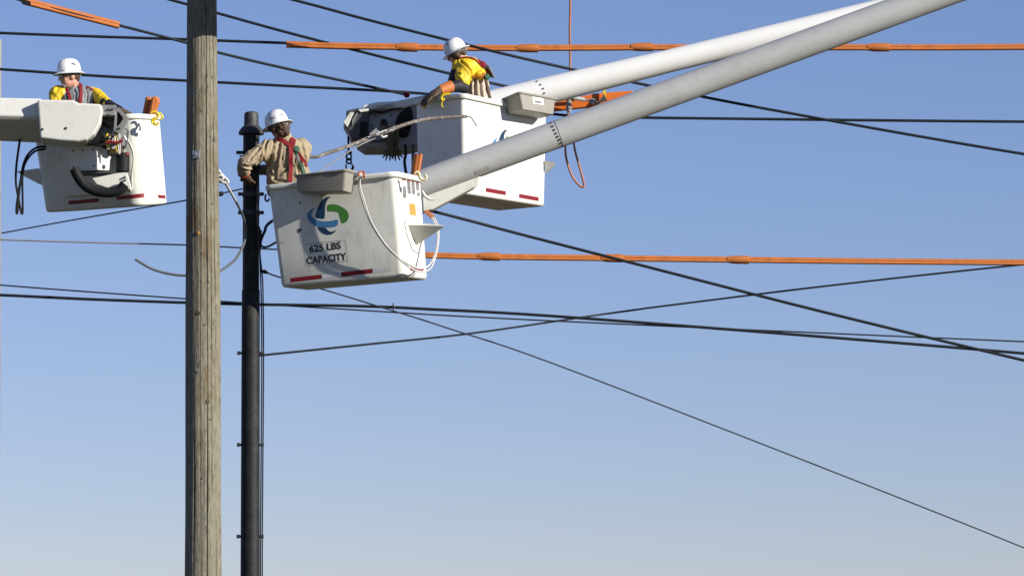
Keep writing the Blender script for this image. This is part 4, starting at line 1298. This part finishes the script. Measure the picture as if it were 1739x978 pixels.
wire('power_line', [(100, -102, 46.6), (497, 0, 46.6), (620, 33, 46.6), (760, 68.5, 46.6), (860, 93, 46.6), (968, 117.5, 46.8), (1086, 142.5, 47), (1300, 185, 47), (1740, 262, 47), (2200, 330, 47)], 0.0165, M['wire'], 'highest slanting black cable, behind the right worker\'s hard hat')
wire('jumper_cable', [(441, 421, 40.8), (443, 408, 40.85), (449, 394, 40.95), (460, 377, 41.2), (520, 345, 41.5), (620, 335, 41.7), (735, 359, 41.8), (900, 402, 42), (1120, 458.5, 42), (1400, 530, 42), (1740, 612, 42), (2200, 720, 42)], 0.0155, M['wire'], 'black cable slanting down from behind the grey boom to the lower right')
wire('jumper_loop', [(443, 391, 40.8), (442, 402, 40.82), (442.5, 414, 40.85), (447, 419.5, 40.9), (456, 418.5, 41), (466, 413, 41.1), (490, 400, 41.3)], 0.011, M['wire'], 'small black cable loop between black pole and nearest bucket')
wire('neutral_wire', [(-400, 392, 46), (0, 407, 46), (160, 412, 46), (318, 416.3, 46), (465, 423.5, 46), (725, 433, 46), (1120, 440, 46), (1740, 446, 46), (2200, 446, 46)], 0.009, M['greywire'], 'thin grey wire crossing behind both poles to the lower orange sleeve')
wire('guy_wire', [(3, 396, 46), (100, 378, 44), (200, 360.5, 42), (318, 340, 39.8), (374, 329, 39.6), (388, 326, 39.9), (411, 321, 40.75)], 0.0075, M['wire'], 'thin black wire rising from the left edge to the black pole')
wire('telephone_line', [(-400, 452, 44), (0, 484, 44), (150, 495.5, 44), (318, 507.5, 44), (411, 514, 44), (560, 523.5, 44), (900, 543, 44), (1740, 580, 44), (2200, 596, 44)], 0.008, M['wire'], 'thin black line just above the thick bottom cable')
wire('trunk_cable', [(-400, 484, 43), (0, 501, 43), (150, 508, 43), (318, 514, 43), (440, 517, 43), (600, 519.5, 43), (720, 524.5, 43), (1000, 541, 43), (1740, 600, 43), (2200, 645, 43)], 0.0155, M['wire'], 'thick black cable along the bottom of the scene')
wire('drop_line', [(455, 463.5, 40.8), (466, 468, 40.9), (500, 478, 41.4), (545, 490.5, 42), (600, 507, 42.3), (645, 521, 42.6), (760, 557, 43), (1000, 640, 44), (1740, 930, 47), (2000, 1050, 48)], 0.008, M['wire'], 'thin black line descending right from below the nearest bucket')
wire('service_line', [(436, 604, 40.85), (620, 585, 44.5), (800, 566, 48), (1000, 537, 50), (1090, 524.5, 50), (1120, 520.5, 50), (1400, 486, 50), (1740, 449, 50), (2200, 405, 50)], 0.012, M['wire'], 'black line rising to the right below the lower orange sleeve')
MB().tube(WP([(667.5, 514.5), (668, 530)], 42.98), 0.006, 6).tube(WP([(668, 520), (668, 524)], 42.98), 0.022, 8).build('cable_hanger', M['wire'], loc=W(668, 524, 42.98))
tag(bpy.data.objects['cable_hanger'], 'small upright hanger clipped on the thick bottom cable', 'hanger')

# strain insulators beside the wooden pole
o = MB().lathe(W(373, 330, 39.6), W(389, 325.5, 39.9) - W(373, 330, 39.6), [(0.012, 0), (0.022, 0.005), (0.022, 0.02), (0.013, 0.024), (0.013, 0.032), (0.024, 0.036), (0.024, 0.056), (0.013, 0.06), (0.009, 0.1)], 14).build('strain_insulator', M['black'], loc=W(373, 330, 39.6))
tag(o, 'small black ribbed insulator on the thin wire by the wooden pole', 'insulator')

# pulled-down cable with a loose end, hitched to the wooden pole by white rope
cab = [(372, 296, 38.0), (380, 307, 38.15), (391, 325, 38.6), (400, 341, 39.2), (409, 359, 39.9), (415.5, 378, 40.35), (417, 398, 40.45), (413.5, 416, 40.3), (401, 439, 39.9), (385, 453, 39.4), (370, 461.5, 39.0), (345, 467.5, 38.6), (318, 468, 38.6), (290, 465.5, 38.6), (258, 456.5, 38.6), (229.5, 440, 38.6)]
t = thing('loose_cable', W(345, 467, 38.6), 'grey cable hitched to the wooden pole, looping behind it to a free end', 'cable')
P = spline(WP(cab), 6)
k = int(len(P) * 0.20)
MB().tube(P[:k + 1], 0.0125, 8).build('rope_section', M['rope'], t, smooth=60)
MB().tube(P[k:], 0.0125, 8).build('cable_section', mat('grey_cable_sheath', (0.11, 0.12, 0.12), 0.5, var=0.3), t, smooth=60)
kn_ = MB()
kn_.tube(spline(WP([(371, 289), (377, 297), (385, 305), (387.5, 309), (384, 311.5), (377, 309), (372, 304)], 37.95), 5), 0.013, 8)
kn_.tube(spline(WP([(368, 300), (374, 298), (379, 301), (377, 305), (370, 306)], 37.93), 5), 0.013, 8)
kn_.tube(spline(WP([(368, 305), (375, 303.5), (381, 305), (378, 309), (372, 309)], 37.97), 5), 0.012, 8)
kn_.build('hitch_knot', M['rope'], t, smooth=60)


# orange line hoses
def line_hose(pts, r, label, collar=None, group='orange insulating sleeves on the cables', side=1):
    P = spline(WP(pts), 6)
    t = thing('line_hose', P[0], label, 'line hose', group)
    n = 36
    rings = []
    for i, p in enumerate(P):
        ta = (P[min(i + 1, len(P) - 1)] - P[max(i - 1, 0)]).normalized()
        b = V((0, 0, 1)) - ta * ta.z
        b.normalize()
        a = ta.cross(b)
        ring = []
        for k_ in range(n):
            g_ = 2 * math.pi * k_ / n
            gg = (g_ + 0.05 + math.pi) % (2 * math.pi) - math.pi
            rr = r * (1 + 0.05 * math.cos(3 * g_ + 0.6) - 0.30 * math.exp(-(gg / 0.22) ** 2))
            ring.append(p + a * math.cos(g_) * rr * 0.9 + b * math.sin(g_) * rr)
        rings.append(ring)
    MB().loft(rings).build('sleeve', M['orange'], t, smooth=50)
    # overlapping lip along the slit
    lip = [p - V((0, r * 0.75, r * 0.62)) for p in P]
    MB().tube(lip, r * 0.24, 6).build('slit_lip', M['orange'], t, smooth=50)
    if collar:
        a, b = W(*collar[0]), W(*collar[1])
        ax = b - a
        L = ax.length
        co = MB().lathe(a, ax, [(r * 1.0, -0.02), (r * 1.32, L * 0.22), (r * 1.36, L * 0.9), (r * 1.28, L), (r * 1.0, L + 0.001)], 20)
        co.build('collar', M['orange'], t, smooth=30)
    return t


line_hose([(40, 2, 44.3), (120, 22.5, 44.4), (202, 43.5, 44.5)], 0.040, 'short orange line hose at the top left corner')
MB().box(W(44, 4.5, 44.2), (0.05, 0, -0.016), (0, 0.02, 0), (0, 0, 0.022)).build('hose_end_flap', M['black'], bpy.data.objects['line_hose'], smooth=0)
line_hose([(486, 76, 47), (580, 78.6, 47), (676, 80, 47)], 0.039, 'upper orange line hose, first length, beginning left of the right worker', ((676, 80.5, 47), (709, 81, 47)))
line_hose([(706, 81, 47), (790, 81.8, 47), (880, 82.3, 47)], 0.036, 'upper orange line hose length passing behind the right worker\'s hard hat', ((880, 82.5, 47), (914, 82.5, 47)))
line_hose([(912, 82, 47), (1000, 81.6, 47), (1075, 81, 47)], 0.036, 'upper orange line hose length crossed by the upright orange cable', ((1074, 80.5, 47), (1109, 80.5, 47)))
line_hose([(1106, 81, 47), (1190, 81, 47), (1275, 81, 47)], 0.036, 'upper orange line hose length just right of the white boom', ((1275, 81, 47), (1310, 81, 47)))
line_hose([(1308, 81, 47), (1400, 81, 47), (1475, 81, 47)], 0.036, 'upper orange line hose length behind the rising grey boom', ((1475, 81, 47), (1510, 81, 47)))
line_hose([(1508, 81, 47), (1620, 81, 47), (1900, 79, 47)], 0.036, 'upper orange line hose length, farthest right')
line_hose([(690, 432.3, 46), (760, 434.6, 46), (818, 436, 46)], 0.034, 'lower orange line hose emerging behind the nearest bucket', ((815, 435.6, 46), (849, 436.2, 46)))
line_hose([(848, 436.3, 46), (940, 437.5, 46), (1026, 438.3, 46)], 0.034, 'lower orange line hose length under the sunlit bucket', ((1024, 438.2, 46), (1058, 438.8, 46)))
line_hose([(1056, 438.8, 46), (1150, 440, 46), (1240, 441, 46)], 0.034, 'lower orange line hose length crossed by the slanting black cable', ((1238, 441, 46), (1272, 441.4, 46)))
line_hose([(1270, 441.4, 46), (1500, 444, 46), (1900, 447, 46)], 0.034, 'lower orange line hose, farthest right length')

# upright orange cable and its loop, orange arm, dead-end fittings
wire('orange_jumper', [(968, -160, 47.6), (968.5, 0, 47.6), (967.5, 50, 47.6), (968.5, 118, 47.6), (968, 160, 47.35), (967, 178, 47.3), (963, 210, 47.3), (960, 250, 47.3), (963, 275, 47.3), (972, 300, 47.3), (984, 315, 47.3), (990.5, 318, 47.3), (991.5, 312, 47.3), (986, 290, 47.3), (978, 262, 47.3), (974, 240, 47.3), (974, 215, 47.35), (985, 195, 47.5)],
     0.0125, M['copper'], 'thin orange-brown cable hanging upright behind the booms with a low loop', 'cable', per=6)
t = thing('insulated_arm', W(1000, 175, 47.6), 'orange fibreglass arm slung beneath the white boom', 'arm')
MB().prism(WP([(925, 177), (950, 172), (1010, 159), (1075, 154), (1075, 163), (1040, 172), (1000, 182), (925, 190)], 47.45), V((0, 0.10, 0))).build('beam', M['orangearm'], t, smooth=0, bevel=0.012)
MB().tube(WP([(966, 170), (966.5, 190)], 47.3), 0.030, 10).tube(WP([(966, 180), (966.3, 185)], 47.3), 0.037, 10).build('cable_fitting', M['greymetal'], t)
MB().prism(WP([(1024.5, 150), (1029, 150), (1029, 169), (1024.5, 169)], 47.38), V((0, 0.03, 0))).build('yellow_strap', M['yellow'], t, smooth=0)
MB().prism(WP([(1018, 171), (1026, 160), (1031, 171)], 47.36), V((0, 0.05, 0))).build('gusset', M['darkmetal'], t, smooth=0)
di = MB().tube(WP([(974, 166.5), (993, 170)], 47.3), 0.024, 10).build('dead_end_rod', M['rope'], t)
MB().tube(WP([(990, 169.5), (1004, 172)], 47.3), 0.013, 10).build('rod_end', M['galv'], di)
MB().lathe(W(1006, 172.5, 47.25), V((0, 1, 0)), [(0.02, -0.03), (0.034, -0.02), (0.034, 0.03), (0.02, 0.04)], 16).build('shackle', M['greymetal'], di)
MB().tube(spline(WP([(1009, 173), (1016, 174), (1024, 171)], 47.28), 4), 0.014, 8).build('link', M['darkmetal'], di)

# weathered cable reaching from the tan worker to the sunlit bucket
fcp = [(470, 262, 41.3), (530, 267, 41.2), (552, 261.5, 41.3), (590, 249, 41.5), (625, 235, 41.8), (652, 225, 42), (690, 211, 42.2), (720, 203.5, 42.4), (750, 200, 42.5), (793, 198, 42.6)]
P = spline(WP(fcp), 8)
t = thing('weathered_cable', P[0], 'frayed weathered cable stretching from behind the tan-shirted worker across the sunlit bucket', 'cable')
rad = [0.0185 + 0.004 * noise.noise(p * 9) + (0.005 if 0.52 < i / len(P) < 0.6 else 0) for i, p in enumerate(P)]
MB().tube(P, rad, 12).build('sheath', M['frayed'], t, smooth=60)
MB().tube(spline(WP([(792, 198), (800, 200), (804, 206), (810, 215)], 42.6), 5), 0.006, 6).build('bare_strand', M['darkmetal'], t)
for i in range(7):
    a0 = 618 + i * 7
    j = lambda: random.uniform(-2.5, 2.5)
    yy = lambda x: 238 - (x - 618) * 0.40
    MB().tube(spline(WP([(a0, yy(a0) + j(), 41.72), (a0 + 8, yy(a0 + 8) + j(), 41.78), (a0 + 16, yy(a0 + 16) + j(), 41.85)]), 3), 0.0055, 5).build('frayed_strand', M['rope'] if i % 2 else M['frayed'], t)
MB().tube(spline(WP([(641, 223, 41.85), (646, 228, 41.82), (650, 233, 41.84), (657, 231, 41.9)]), 4), 0.010, 6).build('lashing', M['rope'], t)
wire('tag_line', [(520, 308, 40.9), (548, 288, 41.1), (575, 270, 41.4), (605, 250, 41.65), (640, 233.5, 41.86)], 0.0068, M['greywire'], 'thin pale line slanting up beside the weathered cable', 'line')


# chain and hook below the dark winch head
t = thing('hoist_hook', W(592, 285, 45.0), 'black hoist chain with hook hanging from the dark winch head', 'hook')
MB().tube(WP([(591.5, 232), (592, 256)], 45.0), 0.012, 8).build('hoist_line', M['black'], t)
MB().box(W(592.5, 259.5, 45.0), (0.035, 0, 0), (0, 0.02, 0), (0, 0, 0.012)).build('swivel', M['black'], t, smooth=0, bevel=0.006)
for (y0, y1) in ((261, 272), (270, 278)):
    ring = [W(592.5 + 4.2 * math.cos(a), (y0 + y1) / 2 + (y1 - y0) / 2 * math.sin(a), 45.0) for a in [2 * math.pi * i / 14 for i in range(15)]]
    MB().tube(ring, 0.010, 6, False).build('link', M['black'], t)
MB().tube(spline(WP([(593, 277), (598, 280), (599, 286), (595, 290), (590, 289), (587.5, 284), (588, 279)], 45.0), 4), [0.008] * 6 + [0.014] * 12 + [0.009] * 7, 7).build('hook', M['black'], t)

# rubber gloves hanging at the knuckle
def hanging_glove(x, y, d, dirx, label, m, side):
    w = W(x, y, d)
    t = thing('work_glove', w, label, 'glove', 'gloves hung on the knuckle')
    dn = V((dirx * 0.4, 0, -1)).normalized()
    P = [('c', w + V((0, 0, 0.20)), 0.050, w + V((0, 0, 0.08)), 0.044), ('c', w + V((0, 0, 0.08)), 0.044, w, 0.034),
         ('e', w + dn * 0.03, (0.042, 0.02, 0.045))]
    for k_, (an, ln) in enumerate(((-34, 0.075), (-14, 0.09), (6, 0.088), (24, 0.07))):
        q = V((math.sin(R(an * side) + dirx * 0.5), -0.1, -math.cos(R(an * side) + dirx * 0.5)))
        p0 = w + dn * 0.055 + V((math.sin(R(an * side)) * 0.045, 0, 0))
        P += [('c', p0, 0.0115, p0 + q * ln * 0.6, 0.0105), ('c', p0 + q * ln * 0.6, 0.0105, p0 + q * ln + V((0, -0.01, 0)), 0.009)]
    q = V((-side * 0.85, -0.1, -0.5))
    P += [('c', w + dn * 0.01, 0.016, w + dn * 0.01 + q * 0.085, 0.010)]
    blob('glove_body', P, m, t, 0.005, 2)


hanging_glove(662.5, 251, 44.95, -0.25, 'olive work glove hanging fingers down, left of the pair', M['olive'], 1)
hanging_glove(671, 251, 45.02, 0.25, 'olive work glove hanging fingers down, right of the pair', M['olive'], -1)

# line hose offcuts standing in the buckets
t = thing('rubber_hose_piece', W(697, 345, 40.5), 'upright orange rubber hose standing in the nearest bucket\'s corner', 'line hose', 'orange rubber pieces in buckets')
a, b = W(697, 345, 40.50), W(710.5, 262, 40.50)
MB().lathe(a, b - a, [(0.044, 0), (0.044, (b - a).length), (0.035, (b - a).length), (0.035, (b - a).length - 0.2)], 22, True, True).build('tube', M['orange'], t, smooth=40)
MB().tube([a + V((0.022, -0.036, 0)), b + V((0.022, -0.036, 0))], 0.013, 8).build('slit_lip', M['orange'], t)
for i, (q, dd, lab) in enumerate((
        ([(240, 200), (247, 164.5), (256, 164.5), (250, 200)], 42.82, 'dark-sided orange rubber blanket, left one standing in the left bucket'),
        ([(250, 200), (257, 165.5), (263, 163.2), (267, 164.5), (268.5, 173), (264, 184), (262, 200)], 42.76, 'broad orange rubber blanket, right one standing in the left bucket'))):
    t = thing('rubber_hose_piece', W(q[0][0], q[0][1], dd), lab, 'line hose', 'orange rubber pieces in buckets')
    MB().prism(WP(q, dd), V((0.02, 0.07, 0))).build('sheet', M['orange'], t, smooth=0, bevel=0.010)
    MB().tube(WP([(q[0][0] + 5, 200), (q[1][0] + 4, q[1][1] + 1)], dd - 0.005), 0.012, 6).build('fold', M['orange'], t)


# ropes hung on the nearest bucket
bv2 = bvh_of(fbucket, frim)
t = thing('hung_rope', W(720, 460, 39.9), 'white rope doubled in a long loop over the nearest bucket\'s front', 'rope')
for k, off in enumerate((0, 1)):
    over = [((612 + off, 300), 0.06), ((614 + off * 3, 312), 0.10), ((621 + off * 4, 340), 0.112), ((634 + off * 3, 375), 0.112), ((654 + off * 3, 409), 0.102), ((672 + off * 2, 430 + off * 2), 0.078)]
    ptsw = WP([(611.5 + off * 2, 293.5, 40.02), (612 + off * 2, 298, 39.97)]) + [on(bv, x, y, gp + 0.020 * off)[0] for (x, y), gp in over[1:]]
    ptsw += WP([(694, 449 + off * 4, 39.90), (712, 456 + off * 5, 39.98), (727 + off * 3, 452 + off * 5, 40.10), (738 + off * 2, 434, 40.2), (743 + off * 1.5, 408, 40.3),
                (741 + off * 3, 386, 40.42), (733 + off * 3, 369, 40.5), (722 + off, 359, 40.55)])
    P = spline(ptsw, 6)
    kk = int(len(P) * 0.94)
    MB().tube(P[:kk], 0.0090, 8).build('strand', M['rope'], t, smooth=60)
    MB().tube(P[kk - 1:], 0.018, 8).build('whipping', M['copper'], t, smooth=60)
MB().tube(spline(WP([(609, 300, 39.97), (610, 294.5, 39.98), (614, 292, 40.05), (618, 294, 40.02), (618, 301, 39.95)]), 4), 0.014, 8).build('rope_hanger', M['copper'], t, smooth=60)

# hooks clipped on the rims
def rim_hook(pts, d, r, m, label, group):
    P = spline(WP(pts, d), 5)
    o = MB().tube(P, r, 8).build('rim_hook', m, loc=P[0], smooth=60)
    return tag(o, label, 'hook', group)


M['palehook'] = mat('pale_yellow_hook', (0.66, 0.58, 0.36), 0.45, var=0.15, scale=20)
rim_hook([(704, 295), (708, 292), (712, 296), (713, 302), (717, 305.5), (722, 305), (724, 300.5), (722, 297.5)], 39.98, 0.014, M['palehook'], 'pale S-shaped hook on the nearest bucket\'s right rim corner', 'hooks on the rims')
rim_hook([(765, 160), (757, 160.5), (751, 163), (749.5, 168), (752, 171), (754, 167)], 44.02, 0.014, M['yellow'], 'yellow hook clipped on the sunlit bucket\'s rim near the worker\'s sleeve', 'hooks on the rims')
rim_hook([(752, 171), (750, 176), (750.5, 181), (754, 182)], 44.10, 0.008, M['yellow'], 'thin yellow clip hanging under the yellow hook near the worker', 'hooks on the rims')
rim_hook([(716, 170), (717, 177), (719, 182), (722, 183), (723, 178)], 44.28, 0.012, M['yellow'], 'yellow hook hanging below the right worker\'s glove', 'hooks on the rims')
rim_hook([(256, 192), (261, 190), (267, 192), (269, 197), (265, 201), (261, 206), (262, 211), (267, 212), (269, 208)], 42.44, 0.013, M['yellow'], 'yellow double hook on the left bucket\'s right rim corner', 'hooks on the rims')
rim_hook([(266, 197), (270, 193), (274, 195), (276, 200), (272, 202)], 42.46, 0.011, M['yellow'], 'outermost yellow hook curling past the left bucket\'s corner', 'hooks on the rims')
rim_hook([(263, 200), (258, 204), (259, 210), (264, 209)], 42.43, 0.010, M['yellow'], 'small yellow hook below the double hook, left bucket', 'hooks on the rims')

# coiled yellow and white chain below the left knuckle
t = thing('coiled_rope', W(192, 260, 42.1), 'coils of yellow and white rope hanging below the left knuckle', 'rope')
for i in range(9):
    x = 181 + i * 2.8
    m = (M['yellow'], M['rope'], M['glove'])[i % 3]
    yb = 258 + random.uniform(-6, 5)
    ring = spline(WP([(x + 1, 226), (x - 1.5, 240), (x + random.uniform(-1, 3), yb), (x + 3, yb - 6), (x + 2.5, 238), (x + 2, 227)], 42.05 + random.uniform(-.03, .05)), 5)
    MB().tube(ring, 0.0095, 6).build('coil', m, t, smooth=60)
MB().tube(spline(WP([(180, 243), (188, 241), (198, 243), (207, 239)], 42.0), 4), 0.016, 8).build('binding', M['harness'], t)
